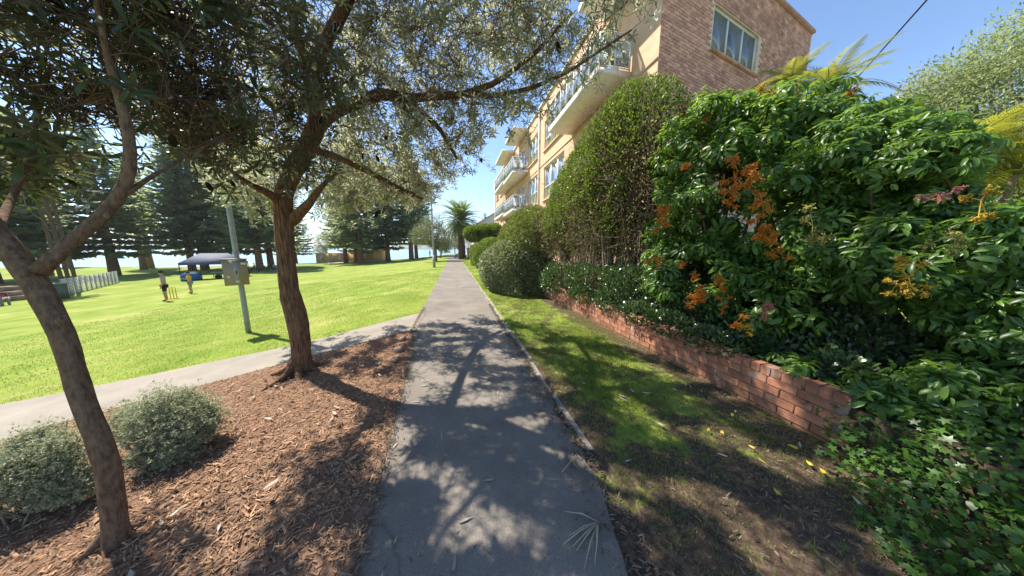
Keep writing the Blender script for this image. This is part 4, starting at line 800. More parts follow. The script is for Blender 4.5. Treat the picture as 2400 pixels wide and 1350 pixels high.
bush('verge_shrub', 'low dark shrub at the foot of the date palm', 'shrub', [lump(1095, 612, 38, .8, 1.0, .5), lump(1075, 603, 44, .7, 1, .6)], 1600, .14, 'dark_leaf', TINY, (2.3, 40, .04))
bush('spilling_shrub', 'dark glossy small leaved shrub spilling over the far end of the brick wall', 'shrub', [lump(1320, 655, 7.6, .7, .9, .55), lump(1290, 668, 8.4, .5, .6, .45), lump(1400, 660, 6.3, .7, 1.0, .5), [3.05, 6.6, .6, .3, .7, .25], [3.0, 5.6, .58, .25, .6, .22], [3.0, 7.8, .6, .3, .7, .3]], 16000, .06, 'dark_leaf', leaf_tiny(.55), (3.5, 7, GB), inner=.6, jitter=.1, group='shrubs spilling over the wall')
bush('spilling_shrub', 'dark glossy shrub hanging over the middle of the brick wall under the orange berries', 'shrub', [lump(1490, 668, 5.2, .6, .8, .42), lump(1570, 690, 4.4, .5, .6, .4), lump(1650, 735, 3.7, .35, .5, .32), [3.08, 4.6, .6, .24, .5, .22], [3.05, 3.7, .56, .22, .45, .2], [3.06, 3.0, .54, .2, .4, .18], [3.05, 2.4, .52, .2, .35, .17]], 12000, .06, 'dark_leaf', leaf_simple(.4), (3.5, 4.4, GB), inner=.55, jitter=.1, group='shrubs spilling over the wall')
# ---- umbrella shrubs with berry clusters
gapc = lambda P: (lambda q: ~((q[0] > 1900) & (q[0] < 2180) & (q[1] > 715) & (q[1] < 900)))(proj(P))
schefflera('tall glossy umbrella shrub with orange berry clusters beside the hedge', [lump(1770, 480, 4.1, 1.05, 1.1, 1.25), lump(1650, 440, 4.7, .85, .9, 1.5), lump(1790, 320, 4.4, .8, .9, .52), lump(1900, 365, 4.2, .75, .9, .66), lump(1620, 640, 4.2, .55, .8, .55), lump(1760, 730, 3.4, .45, .6, .4), lump(1900, 620, 3.6, .7, .8, .75), lump(1830, 850, 2.9, .3, .45, .2)], 7400, .15, (4.6, 3.2, GB),
    [(1728, 400, 3.0, .13, 'orange_berry'), (1715, 440, 3.0, .12, 'orange_berry'), (1765, 410, 3.0, .10, 'orange_berry'), (1745, 430, 2.95, .11, 'orange_berry'), (1548, 500, 3.7, .15, 'orange_berry'), (1550, 520, 3.7, .12, 'orange_berry'), (1790, 505, 2.85, .12, 'orange_berry'), (1800, 530, 2.85, .11, 'orange_berry'), (1640, 680, 3.1, .16, 'orange_berry'), (1632, 705, 3.1, .13, 'orange_berry'), (1672, 665, 3.1, .12, 'orange_berry'), (1810, 556, 2.8, .12, 'orange_berry'), (1740, 765, 2.7, .09, 'yellow_berry'), (1722, 755, 2.7, .09, 'orange_berry'), (1535, 605, 3.8, .11, 'orange_berry'), (1905, 530, 2.7, .13, 'olive_berry'), (1925, 560, 2.7, .1, 'olive_berry'), (1602, 262, 4.4, .1, 'brown_cone'), (1660, 270, 4.2, .1, 'orange_berry'), (1810, 215, 3.9, .16, 'yellow_berry'), (1945, 335, 3.5, .07, 'orange_berry'), (1800, 720, 2.7, .11, 'pink_berry'), (1600, 390, 3.8, .08, 'orange_berry'), (1700, 470, 3.0, .09, 'orange_berry'), (1780, 380, 3.1, .08, 'orange_berry'), (1820, 590, 2.8, .09, 'orange_berry'), (1600, 610, 3.3, .08, 'orange_berry'), (1690, 700, 3.0, .08, 'orange_berry'), (1770, 470, 2.9, .09, 'orange_berry')], 190, cull=gapc)
schefflera('broad glossy umbrella shrub with yellow berry clusters at the right of the wall', [lump(2000, 410, 3.2, .6, .65, .52), lump(2090, 350, 3.0, .42, .45, .32), lump(2090, 430, 2.85, .48, .5, .45), lump(2030, 580, 2.75, .5, .6, .45), lump(2170, 610, 2.35, .42, .45, .4), lump(2260, 600, 2.25, .36, .4, .38), lump(2370, 700, 2.0, .32, .4, .3), lump(2250, 800, 2.1, .36, .45, .24), lump(2380, 850, 1.9, .32, .4, .28), lump(2070, 975, 1.9, .2, .25, .12), lump(1960, 905, 2.1, .17, .3, .14), lump(1880, 865, 2.4, .14, .25, .1), lump(2150, 900, 1.95, .3, .3, .2), lump(2270, 940, 1.8, .28, .3, .18), lump(2390, 950, 1.65, .25, .3, .2)], 7000, .118, (4.9, 1.4, GB),
    [(2112, 610, 1.95, .05, 'yellow_berry'), (2130, 650, 1.95, .085, 'yellow_berry'), (2105, 665, 1.95, .08, 'yellow_berry'), (2140, 675, 1.95, .07, 'yellow_berry'), (2190, 468, 2.05, .075, 'pink_berry'), (2240, 550, 1.85, .1, 'olive_berry'), (2300, 470, 2.0, .09, 'yellow_berry'), (1975, 240, 3.9, .16, 'orange_berry'), (2245, 375, 2.5, .08, 'yellow_berry')], 190, cull=gapc)
bush('low_fern', 'low dark leafy undergrowth behind the near end of the brick wall', 'plant', [[3.5, 2.3, .5, .3, .4, .2], [3.9, 1.7, .5, .35, .4, .22], [4.3, 2.3, .75, .45, .45, .35], [3.5, 1.5, .5, .25, .3, .2], [4.9, 2.7, .75, .5, .5, .35], [4.2, 1.7, .7, .4, .4, .3]], 7500, .07, 'dark_leaf', leaf_simple(.42), (3.9, 2, GB), inner=.3, jitter=.2, nst=12)
# ---- bottom right: ivy, strap leaves, fine shrub
st5 = []
for i in range(5):
    a = 2*math.pi*i/5; st5 += [(math.cos(a), math.sin(a), -.05), (.42*math.cos(a+.63), .42*math.sin(a+.63), .02)]
star = (np.array(st5+[(0, 0, .05)]), [np.zeros((0, 4), int), np.array([[k, (k+1) % 10, 10] for k in range(10)])])
x = rng.uniform(1.9, 5.2, 30000); y = rng.uniform(-1.6, 1.5, 30000); e = np.interp(y, [-1.6, .5, .8, 1.0, 1.2, 1.5], [2.2, 2.3, 2.25, 2.6, 2.93, 3.4])+.1*np.sin(y*9)
k = (x > e+rng.normal(0, .12, 30000)); x, y = x[k], y[k]; hgt = np.clip((x-2.45)*.62, 0, .38)+np.clip((x-e[k])*.3, .02, .3)*(.7+.5*vnoise(x, y, 3.3, 21)); P = np.stack([x, y, .05+hgt*rng.uniform(.35, 1, len(x))], 1)
fr_ = frames(np.stack([rng.normal(-.25, .55, len(x)), rng.normal(0, .55, len(x)), np.ones(len(x))], 1)); sz = rng.uniform(.012, .036, len(x)); kk = (rng.uniform(0, 1, len(x)) < .5+.5*np.sign(vnoise(x, y, 2.6, 77)+.1)*.8); P[:, 2] += (rng.uniform(0, 1, len(x))**5)*.12
lf2 = leaf_simple(.62); V, Fs = join([stamp(star, P[kk], fr_[kk], sz[kk]), stamp(lf2, P[~kk], fr_[~kk] @ rot_to(0, .9), sz[~kk]*1.7)]); obj('ground_cover', V, Fs, 'ivy_leaf', kind='stuff', label='star leaved green ground cover spreading at the foot of the shrubs')
def strap_plant(px, py, n, L, label):
    p = gnd(px, py); p[2] = .05; t = thing('strap_plant', label, 'plant', tuple(p), 'strap leaved plants')
    for _ in range(n):
        a = rng.uniform(0, 6.28); o = np.array([math.cos(a), math.sin(a), 0]); s = np.array([-o[1], o[0], 0]); ln = L*rng.uniform(.7, 1.1); w = .024; V = []
        for q in np.linspace(0, 1, 7):
            c_ = p+o*(.05+ln*.75*q**1.3)+np.array([0, 0, ln*(1.25*q-.85*q*q)]); ww = w*(1-q**3)*(.6+q*.8); V += [c_-s*ww, c_-np.array([0, 0, .006]), c_+s*ww]
        Fq = [[i*3+j, i*3+3+j, i*3+4+j, i*3+1+j] for i in range(6) for j in range(2)]; obj('leaf', V, [np.array(Fq)[:, ::-1]], 'ivy_leaf', t, True)
strap_plant(2330, 1240, 12, .42, 'bright strap leaved plant rising from ground cover in the bottom right corner'); strap_plant(2200, 1180, 9, .3, 'short strap leaved plant left of the corner one'); strap_plant(2390, 1120, 10, .45, 'strap leaved plant at the right edge below the fine grey shrub')
bush('fine_shrub', 'fine grey green shrub low in front of the umbrella leaves', 'shrub', [lump(2260, 1050, 2.05, .22, .24, .2), lump(2380, 1080, 2.1, .22, .25, .24)], 5200, .03, 'olive_leaf', leaf_tiny(.35), (3.2, .6, .05), inner=.3, nst=26, twigm='pale_twig')
# ---- silver shrubs on the bed
def silver(label, lumps, n, base):
    t = thing('silver_shrub', label, 'shrub', tuple(base), 'silver shrubs on the mulch'); P, nr = shell_points(n, lumps, .45, 1.1, .2, .6); k = (P[:, 2] > .0) & (vnoise(P[:, 0]+P[:, 2], P[:, 1]-P[:, 2], 16, 8) > -.3); P, nr = P[k], nr[k]; ax = unit(nr*.6+[0, 0, .75]+rng.normal(0, .3, P.shape)); P = P+nr*(rng.uniform(0, 1, (len(P), 1))**4)*.1; mb = MB()
    sprig = whorl(9, (5, 60), (.6, 1.0), leaf_tiny(.3), axial=1.6, base=.05)
    V, Fs = stamp(sprig, P, frames(ax), .024*rng.uniform(.75, 1.3, len(P))); obj('foliage', V, Fs, 'silver_leaf', t, kind='stuff'); stems(t, np.array(base, float), P[rng.integers(0, len(P), 45)], 'pale_twig', .009, 4)
s1, s2 = gnd(400, 1090), gnd(110, 1190)
silver('rounded silver green shrub on the mulch to the right of the near trunk', [lump(395, 975, D1+.72, .24, .22, .24), lump(460, 985, D1+.74, .17, .17, .17), lump(318, 985, D1+.78, .15, .17, .17), lump(400, 1035, D1+.62, .2, .2, .15)], 8500, s1)
silver('taller silver green shrub at the left edge behind the near trunk', [lump(95, 1085, D1+.26, .19, .18, .2), lump(20, 1110, D1+.2, .17, .18, .18), lump(165, 1140, D1+.26, .12, .12, .14), lump(-40, 1130, D1+.2, .16, .16, .16), lump(90, 1030, D1+.34, .1, .1, .10)], 8500, s2)

# ---- palms
def frond_arrays(L, n, ll, droop, w=.03, vee=.5, hang=.35):
    """arching rachis along +X with paired leaflets"""
    t = np.linspace(0, 1, 12); rx = L*t*(1-.12*t*t); rz = L*(.35*t-droop*t*t); mb = MB(); mb.tube(np.stack([rx, 0*t, rz], 1), np.linspace(.022, .005, 12)*L/2.4, 4, False)
    ts = np.linspace(.14, 1, n); P, Rm, S = [], [], []; lf = (np.array([[0, 0, 0], [.4, -.5*w, .0], [.4, .5*w, .0], [1, 0, -hang*.5]]), [np.zeros((0, 4), int), np.array([[0, 1, 2], [1, 3, 2]])])
    for q in ts:
        p = np.array([np.interp(q, t, rx), 0, np.interp(q, t, rz)]); tn = unit([1, 0, .35-2*droop*q])
        for sgn in (-1, 1): d = unit(tn*(.55+.5*q)+np.array([0, sgn*1.0, vee*(.9-.9*q)])+rng.normal(0, .06, 3)); P.append(p); Rm.append(frames_x(d[None], np.array([[0, -sgn*.2, 1.]]))[0]); S.append(ll*(math.sin(math.pi*min(1, q*.86+.1))**.7)*rng.uniform(.9, 1.1))
    return join([mb.arrays(), stamp(lf, np.array(P), np.array(Rm), np.array(S))])
def palm(name, label, base, top, r, fm, nf, elev, leaf, trunk=None, group=None, sc_=1.0, bark='pale_twig', az=None, tilt=0):
    t = thing(name, label, 'palm', tuple(base), group)
    if trunk:
        z = np.linspace(0, 1, 16); S = base+(top-base)*z[:, None]; mb = MB(); mb.tube(S, r*(1.12-.2*z+.12*(np.arange(16) % 2)+.3*np.clip(.1-z, 0, 1)*4), 12, rough=.08); mb.obj('trunk', bark, t, True)
    for i in range(nf):
        a = az[i % len(az)]+rng.normal(0, .12) if az else i*2.399+rng.normal(0, .15); el = R(elev[0]+(elev[1]-elev[0])*((i+.5)/nf)+rng.normal(0, 4)); M = Matrix.Translation(Vector(top)) @ Matrix.Rotation(a, 4, 'Z') @ Matrix.Rotation(-el, 4, 'Y') @ Matrix.Scale(sc_*rng.uniform(.88, 1.08), 4); link('frond', fm[i % len(fm)], t, M)
    return t
cp_ = [mesh_of('frond', *frond_arrays(3.7, 30, .72, d, .15, .35, .35), 'palm_leaf') for d in (.5, .65, .8)]
mat('palm_bark', (.13, .09, .065), .95, .4, 3, 1, 14, .1, stretch=(2, 2, 5), dist=.06)
pb = gnd(1084, 607); pt_ = at(1079, 522, float((pb-EYE) @ FH)); pb[2] = 0
palm('date_palm', 'tall date palm with a thick brown trunk beside the far end of the path', pb, pt_, .48, cp_, 90, (-50, 80), 'palm_leaf', True, sc_=1.12, bark='palm_bark')
gf = [mesh_of('frond', *frond_arrays(1.9, 60, .46, d, .05, .5, .7), 'golden_leaf') for d in (.75, .95, 1.1)]
for (px, py, yh, n, s, az, lab) in ((1935, 225, 5.8, 24, .5, None, 'golden palm rising behind the umbrella shrub below the brick end wall'), (1850, 208, 6.2, 18, .42, None, 'yellow palm fronds touching the corner of the end wall window'), (2250, 375, 4.0, 24, .6, None, 'golden green palm at the right edge in front of the pale tree'), (2375, 410, 3.7, 20, .56, None, 'golden palm cut by the right edge of view'), (2370, 640, 4.6, 9, .6, None, 'low yellow palm fronds beneath the right edge palms')):
    tpp = at(px, py, yh); b_ = np.array([tpp[0], tpp[1], GB]); palm('golden_palm', lab, b_, tpp, .035, gf, n, (-20, 75), 'golden_leaf', True, 'golden palms behind the shrubs', s, bark='pale_twig')
fp = at(1137, 508, 75); palm('fan_palm', 'tiny distant palm crown above the gabled house roof', np.array([fp[0], fp[1], 0]), fp, .2, cp_, 16, (-40, 70), 'palm_leaf', True, None, .5, bark='palm_bark')

# ---- broadleaf trees: pale tree top right, grey trees by the path, silver tree
def leafy_tree(name, label, base, trunk_pts, lumps, n, size, leaf, tm, bark='bark_smooth', group=None, inner=.45, nb=14):
    t = thing(name, label, 'tree', tuple(base), group); L = spline(np.array(trunk_pts, float), 10); mb = MB(); mb.tube(L[:, :3], L[:, 3], 10, rough=.08); mb.obj('trunk', bark, t, True); br = MB()
    for l in lumps:
        c_ = np.array(l[:3]); r_ = np.array(l[3:6])
        for _ in range(nb): s = L[rng.integers(5, 10)]; e = c_+unit(rng.normal(size=3))*r_*rng.uniform(.3, .85); br.tube(spline([s[:3], (s[:3]+e)/2+rng.normal(0, .1, 3)*r_, e], 6), np.linspace(s[3]*.4, s[3]*.06, 6), 5, False)
    br.obj('branch', bark, t, True); P, nr = shell_points(n, lumps, inner, 1.3, .12, .55); gapn = vnoise(P[:, 0]+.7*P[:, 2], P[:, 1]+.6*P[:, 2], 3.2/max(.6, lumps[0][3]), 31); k = gapn > -.35; P, nr = P[k], nr[k]
    d = unit(nr*.5+rng.normal(0, .7, P.shape)+[0, 0, -.1]); V, Fs = stamp(tm, P, frames_x(d, unit(nr*.4+[0, 0, .6]+rng.normal(0, .5, P.shape))), size*rng.uniform(.7, 1.3, len(P))); obj('crown', V, Fs, leaf, t, kind='stuff'); return t
b_ = np.array([13.4, 3.6, GB]); leafy_tree('pale_tree', 'large pale green fine leaved tree at top right against the sky', b_, [(*b_, .22), (13.5, 3.7, 2.5, .17), (13.6, 3.8, 5, .1)], [lump(2330, 290, 7.2, 2.0, 2.0, 2.2), lump(2420, 200, 7.6, 1.9, 2, 2.0), lump(2180, 310, 7.8, 1.5, 1.6, 1.5), lump(2110, 330, 8.2, .9, 1.2, 1.0), lump(2440, 450, 6.6, 1.6, 1.6, 1.7)], 95000, .1, 'pale_tree_leaf', leaf_tiny(.32))
p = gnd(1022, 612); leafy_tree('grey_tree', 'rounded grey green tree next to the lamp post by the path', p, [(*p, .2), (p[0], p[1], 1.5, .16), (p[0]+.1, p[1], 2.6, .12)], [lump(1010, 548, 36, 2.4, 2.4, 1.9), lump(1040, 560, 36, 1.6, 1.8, 1.5), lump(985, 555, 36, 1.5, 1.6, 1.4), lump(1020, 520, 36, 1.5, 1.6, 1.2)], 13000, .17, 'olive_leaf', leaf_tiny(.4))
p = gnd(1032, 605); leafy_tree('grey_tree', 'small grey tree with twin leaning trunk just behind the rounded one', p, [(*p, .15), (p[0]+.3, p[1], 1.3, .12), (p[0]+.7, p[1], 2.8, .09)], [lump(1040, 575, 46, 1.6, 1.6, 1.3)], 3500, .2, 'olive_leaf', leaf_tiny(.4))
p = at(1075, 588, 66); p[2] = 0; leafy_tree('grey_tree', 'little round tree at the end of the path left of the palm trunk', p, [(*p, .12), (p[0], p[1], 1.3, .1), (p[0], p[1], 2, .06)], [lump(1072, 570, 66, 1.5, 1.5, 1.4)], 2500, .24, 'olive_leaf', leaf_tiny(.4))
p = gnd(775, 614); leafy_tree('silver_tree', 'slender leaning silver tree beside the tan kiosk', p, [(*p, .16), (p[0]-.7, p[1], p[2]+2, .12), (p[0]-1.0, p[1], p[2]+4, .08)], [lump(762, 565, 60, 2.4, 2.0, 2.2), lump(750, 585, 60, 1.4, 1.5, 1.2)], 6500, .2, 'silver_leaf', leaf_tiny(.35))
# ---- Norfolk style pines: one template in three ages, copied about the park
def pine_arrays(H, Rb, z0, levels, nb, sprays, seed):
    r = np.random.default_rng(seed); P, Rm, S = [], [], []; br = MB(); lf = (np.array([[0, 0, 0], [.5, -.26, -.04], [.5, .26, -.04], [1, 0, .02]]), [np.zeros((0, 4), int), np.array([[0, 1, 2], [1, 3, 2]])])
    for lv in range(levels):
        f = lv/(levels-1); z = z0+(H-z0)*f**.9; L = Rb*(1-f)**.75*(1 if lv > 1 else .9)+.25; a0 = r.uniform(0, 6.28)
        for k in range(nb):
            if r.uniform() < .1: continue
            a = a0+2*math.pi*k/nb+r.normal(0, .12); ln = L*r.uniform(.75, 1.08); o = np.array([math.cos(a), math.sin(a), 0]); s = np.array([-o[1], o[0], 0]); q = np.linspace(0, 1, 5); dr = .02+.2*(1-f); pts = np.array([0, 0, z])+np.outer(q*ln, o)+np.outer(ln*(-dr*q+.22*q**3), [0, 0, 1]); br.tube(pts, np.linspace(.06, .015, 5)*(1.2-f), 4, False)
            m_ = max(5, int(sprays*ln/Rb))
            for j in range(m_):
                u = .15+.85*(j+.5)/m_; pp = np.array([np.interp(u, q, pts[:, i]) for i in range(3)]); sg = 1 if j % 2 else -1
                for _ in range(4): d = unit(o*r.uniform(.4, 1)+s*sg*r.uniform(.3, 1.1)+np.array([0, 0, r.normal(-.05, .28)])); P.append(pp+r.normal(0, .05, 3)); Rm.append(frames_x(d[None], unit(np.array([[0, 0, 1.]])+r.normal(0, .35, 3)))[0]); S.append((.45+.55*(1-.6*u))*r.uniform(.7, 1.2)*(.55+.45*(1-f))*1.15)
    return br.arrays(), stamp(lf, np.array(P), np.array(Rm), np.array(S))
PINE = []
for (H, Rb, z0, lv, sd) in ((27, 6.8, 3.9, 33, 1), (29, 5.8, 4.8, 34, 2), (22, 5.4, 3.4, 28, 3), (24, 3.0, 8.5, 24, 4)):
    bA, fA = pine_arrays(H, Rb, z0, lv, 8, 24, sd); tb = MB(); z = np.linspace(0, 1, 10); tb.tube(np.stack([0*z, 0*z, H*z-.3], 1), .52*(1-z)**.8+.03+.25*np.clip(.06-z, 0, 1)*4, 10, rough=.05); PINE.append((tb.mesh('trunk', 'bark', True), mesh_of('branch', *bA, 'bark'), mesh_of('crown', *fA, 'pine_needle')))
def pine(px, pyb, v, s, lab, yh=None, name='pine_tree'):
    p = gnd(px, pyb) if yh is None else at(px, 583, yh); p[2] = float(ground_z(p[0], p[1])); t = thing(name, lab, 'tree', tuple(p), 'dark pines across the park', random.uniform(0, 6.28)); t.scale = (s, s, s)
    for nm, me in zip(('trunk', 'branch', 'crown'), PINE[v]):
        o = bpy.data.objects.new(nm, me); C.objects.link(o); o.parent = t
        if nm == 'crown': o['kind'] = 'stuff'
    return t
for (px, pyb, v, s, lab, yh) in ((846, 618, 0, 1.08, 'tall pine with a stout tapering trunk standing alone on the lawn', None), (808, 0, 1, .9, 'dark thick trunked pine in front of the yellow pavilion', 66), (833, 0, 2, .95, 'slimmer pine between the lone pine and the pavilion', 70), (908, 0, 2, 1.0, 'pale trunked pine with people sitting at its foot', 62), (963, 0, 1, 1.0, 'very dark pine left of the rounded grey tree', 62), (975, 0, 1, .85, 'dark pine close behind its darker neighbour', 68),
    (690, 0, 0, .8, 'dark low branched pine by the water behind the near trunk', 74), (603, 0, 1, .95, 'dark pine over the seated picnic group', 46), (630, 0, 0, .95, 'dark pine just right of the picnic group', 52), (442, 0, 0, .95, 'large spreading pine behind the man playing cricket', 48), (472, 0, 1, 1.1, 'large dark pine directly behind the blue canopy', 50), (535, 0, 0, 1.05, 'dense dark pine behind the meter box pole', 54),
    (256, 0, 2, 1.05, 'broad brown trunked pine behind the white barrier fence', 40), (328, 0, 3, .9, 'slim pale trunked pine left of the sky gap', 52), (345, 0, 3, .95, 'slim leaning pine at the sky gap', 56), (95, 0, 3, 1.0, 'pine seen through the fork of the near tree', 40), (40, 0, 2, .95, 'bushy pine at far left behind the wall', 34), (-40, 0, 0, 1.0, 'pine at the left edge of the park', 30), (150, 0, 3, .9, 'far pine left of the barrier fence', 62)):
    pine(px, pyb, v, s, lab, yh)

# ================================================================== PARK FURNITURE AND PEOPLE
mat('galv', (.27, .29, .29), .55, .15, 6, .1, 40, .4, metal=.25); mat('box_metal', (.3, .25, .18), .6, .12, 5, .1, 50, .3, metal=.05); mat('sticker', (.6, .58, .5), .6, .05, 5); mat('dark_gap', (.03, .03, .03), .8, 0, 5); mat('wood_pole', (.22, .19, .16), .9, .3, 8, .4, 30, .1, stretch=(6, 6, .5))
pb = gnd(583, 780); yp = float((pb-EYE) @ FH)
mp_ = thing('meter_pole', 'grey steel pole carrying a metal meter box on the lawn', 'pole', tuple(pb)); mb = MB(); z = np.linspace(-.1, 5.2, 12); mb.tube(np.stack([pb[0]+0*z, pb[1]+0*z, pb[2]+z], 1), np.linspace(.052, .042, 12), 14); mb.obj('shaft', 'galv', mp_, True)
for zz in (1.25, 1.9): mb = MB(); mb.tube([pb+[0, 0, zz-.02], pb+[0, 0, zz+.02]], .062, 14); mb.obj('strap', 'galv', mp_)
ctr = at(566, 637, yp); tn = unit(ctr-EYE)*[1, 1, 0]; tn = unit(tn); un = np.array([-tn[1], tn[0], 0]); Rm = np.stack([-un, tn, [0, 0, 1]], 1)
mbx = thing('meter_box', 'weathered grey metal meter box strapped to the steel pole', 'box', tuple(ctr)); cb = np.array([pb[0], pb[1], ctr[2]])-tn*.17+un*.05; hw, hh = .195, .285
mb = MB(); mb.box(cb, (hw, .09, hh), Rm); mb.obj('cabinet', 'box_metal', mbx)
mb = MB(); mb.box(cb-tn*.096, (hw*.96, .006, hh*.95), Rm); mb.obj('door', 'box_metal', mbx); mb = MB(); mb.box(cb-tn*.104-un*.02, (.055, .004, hh*.93), Rm); mb.obj('centre_strip', 'galv', mbx)
mb = MB(); mb.box(cb+[0, 0, hh+.014]-tn*.012, (hw+.015, .115, .012), Rm); mb.obj('lid', 'galv', mbx)
mb = MB(); mb.tube([cb-tn*.1+un*.12+[0, 0, -.09], cb-tn*.108+un*.12+[0, 0, -.09]], .03, 12); mb.obj('badge', 'sticker', mbx)
mb = MB(); mb.box(cb-tn*.105-un*.14+[0, 0, .2], (.045, .003, .025), Rm); mb.obj('sticker', 'sticker', mbx); mb = MB(); mb.box(cb-tn*.105-un*.01+[0, 0, -.2], (.03, .004, .022), Rm); mb.obj('sticker', 'sticker', mbx)
mb = MB(); mb.tube([cb-tn*.105-un*.01+[0, 0, -.03], cb-tn*.125-un*.01+[0, 0, -.03], cb-tn*.125-un*.01+[0, 0, .05]], .008, 6); mb.obj('handle', 'dark_gap', mbx)
lp = gnd(1018, 627); lt = thing('lamp_post', 'thin pale lamp post on the lawn edge beside the path', 'lamp post', tuple(lp)); z = np.linspace(0, 6.4, 10); mb = MB(); mb.tube(np.stack([lp[0]+0*z, lp[1]+0*z, z-.05], 1), np.linspace(.085, .05, 10), 10); mb.obj('shaft', 'galv', lt, True); mb = MB(); mb.tube([lp+[0, 0, -.03], lp+[0, 0, 1.1]], .12, 10); mb.obj('base', 'galv', lt, True)
mb = MB(); mb.tube([lp+[0, 0, 6.3], lp+[.25, 0, 6.55], lp+[.8, 0, 6.6]], [.03, .03, .03], 6); mb.obj('arm', 'galv', lt); mb = MB(); mb.tube([lp+[.6, 0, 6.58], lp+[.8, 0, 6.6], lp+[1.1, 0, 6.58]], [.05, .11, .05], 8); mb.obj('lamp_head', 'sticker', lt)
def upole(px, yh, h, lab):
    p = at(px, 583, yh); p[2] = -.2; t = thing('utility_pole', lab, 'pole', tuple(p), 'utility poles by the shore'); mb = MB(); mb.tube([p, p+[0, 0, h]], [.16, .12], 8); mb.obj('shaft', 'wood_pole', t); mb = MB(); mb.box(p+[0, 0, h-.6], (.9, .05, .06)); mb.obj('crossarm', 'wood_pole', t)
    for s in (-.7, .7): mb = MB(); mb.tube([p+[s, 0, h-.55], p+[s, 0, h-.3]], .05, 6); mb.obj('insulator', 'sticker', t)
upole(1066, 82, 8.0, 'thin timber utility pole at the end of the path'); upole(1043, 105, 9, 'farther utility pole over the sea left of the first')
ca, cb2 = at(2015, 175, 9.0), at(2172, -3, 5.5); dirc = unit(cb2-ca); A = ca-dirc*2.5; B_ = cb2+dirc*12; q = np.linspace(0, 1, 24); pts = A+(B_-A)*q[:, None]; pts[:, 2] -= .03*4*q*(1-q); mb = MB(); mb.tube(pts, .016, 6); mb.obj('overhead_cable', 'dark_gap', label='dark overhead cable crossing the blue sky at upper right', category='cable')
# bench, rail and low things at the end of the path
def bench(px, pyb, yh, lab):
    p = at(px, 583, yh); p[2] = float(ground_z(p[0], p[1]))+.03; t = thing('park_bench', lab, 'bench', tuple(p)); 
    for i in range(3): mb = MB(); mb.box(p+[0, -.15+.15*i, .45], (.85, .06, .02)); mb.obj('seat_slat', 'timber', t)
    for i in range(2): mb = MB(); mb.box(p+[0, -.28, .62+.15*i], (.85, .02, .055)); mb.obj('back_slat', 'timber', t)
    for s in (-.65, .65): mb = MB(); mb.box(p+[s, -.05, .22], (.04, .2, .21)); mb.box(p+[s, -.25, .6], (.03, .025, .2)); mb.obj('leg', 'dark_gap', t)
bench(1049, 0, 76, 'small dark bench facing the sea at the end of the path')
rt_ = thing('beach_railing', 'pale low railing along the sea front', 'railing', (0, 79.5, 0)); 
for zz in (.5, .95): mb = MB(); mb.tube([(-9, 79.5, zz), (12, 79.5, zz)], .035, 6); mb.obj('rail', 'white_frame', rt_)
for x in np.arange(-9, 12.1, 1.75): mb = MB(); mb.tube([(x, 79.5, -.1), (x, 79.5, 1.0)], .04, 6); mb.obj('post', 'white_frame', rt_)

# ---- people
def skin_mesh(V, E, Rd, m, name, parent, sub=1):
    me = bpy.data.meshes.new(name); me.from_pydata([tuple(v) for v in V], E, []); o = bpy.data.objects.new(name, me); C.objects.link(o); s = o.modifiers.new('s', 'SKIN'); s.use_smooth_shade = True
    for i, r in enumerate(Rd): me.skin_vertices[0].data[i].radius = (r if isinstance(r, tuple) else (r, r)); me.skin_vertices[0].data[i].use_root = (i == 0)
    ss = o.modifiers.new('u', 'SUBSURF'); ss.levels = sub; dg = bpy.context.evaluated_depsgraph_get(); nm = bpy.data.meshes.new_from_object(o.evaluated_get(dg)); bpy.data.objects.remove(o); nm.materials.clear(); nm.materials.append(MATS[m]); nm.name = name
    q = bpy.data.objects.new(name, nm); C.objects.link(q); q.parent = parent; return q
for nm, c_ in dict(skin=(.42, .24, .16), skin_dark=(.2, .11, .07), hair=(.02, .015, .012), hair_fair=(.2, .12, .05), grey_shirt=(.33, .32, .33), black_cloth=(.02, .02, .023), yellow_shirt=(.62, .36, .02), grey_cloth=(.2, .22, .25), navy_cloth=(.05, .06, .12), maroon_cloth=(.16, .04, .06), pink_cloth=(.5, .25, .28), white_cloth=(.6, .6, .6), shoe=(.03, .03, .03)).items(): mat(nm, c_, .8, .1, 20)
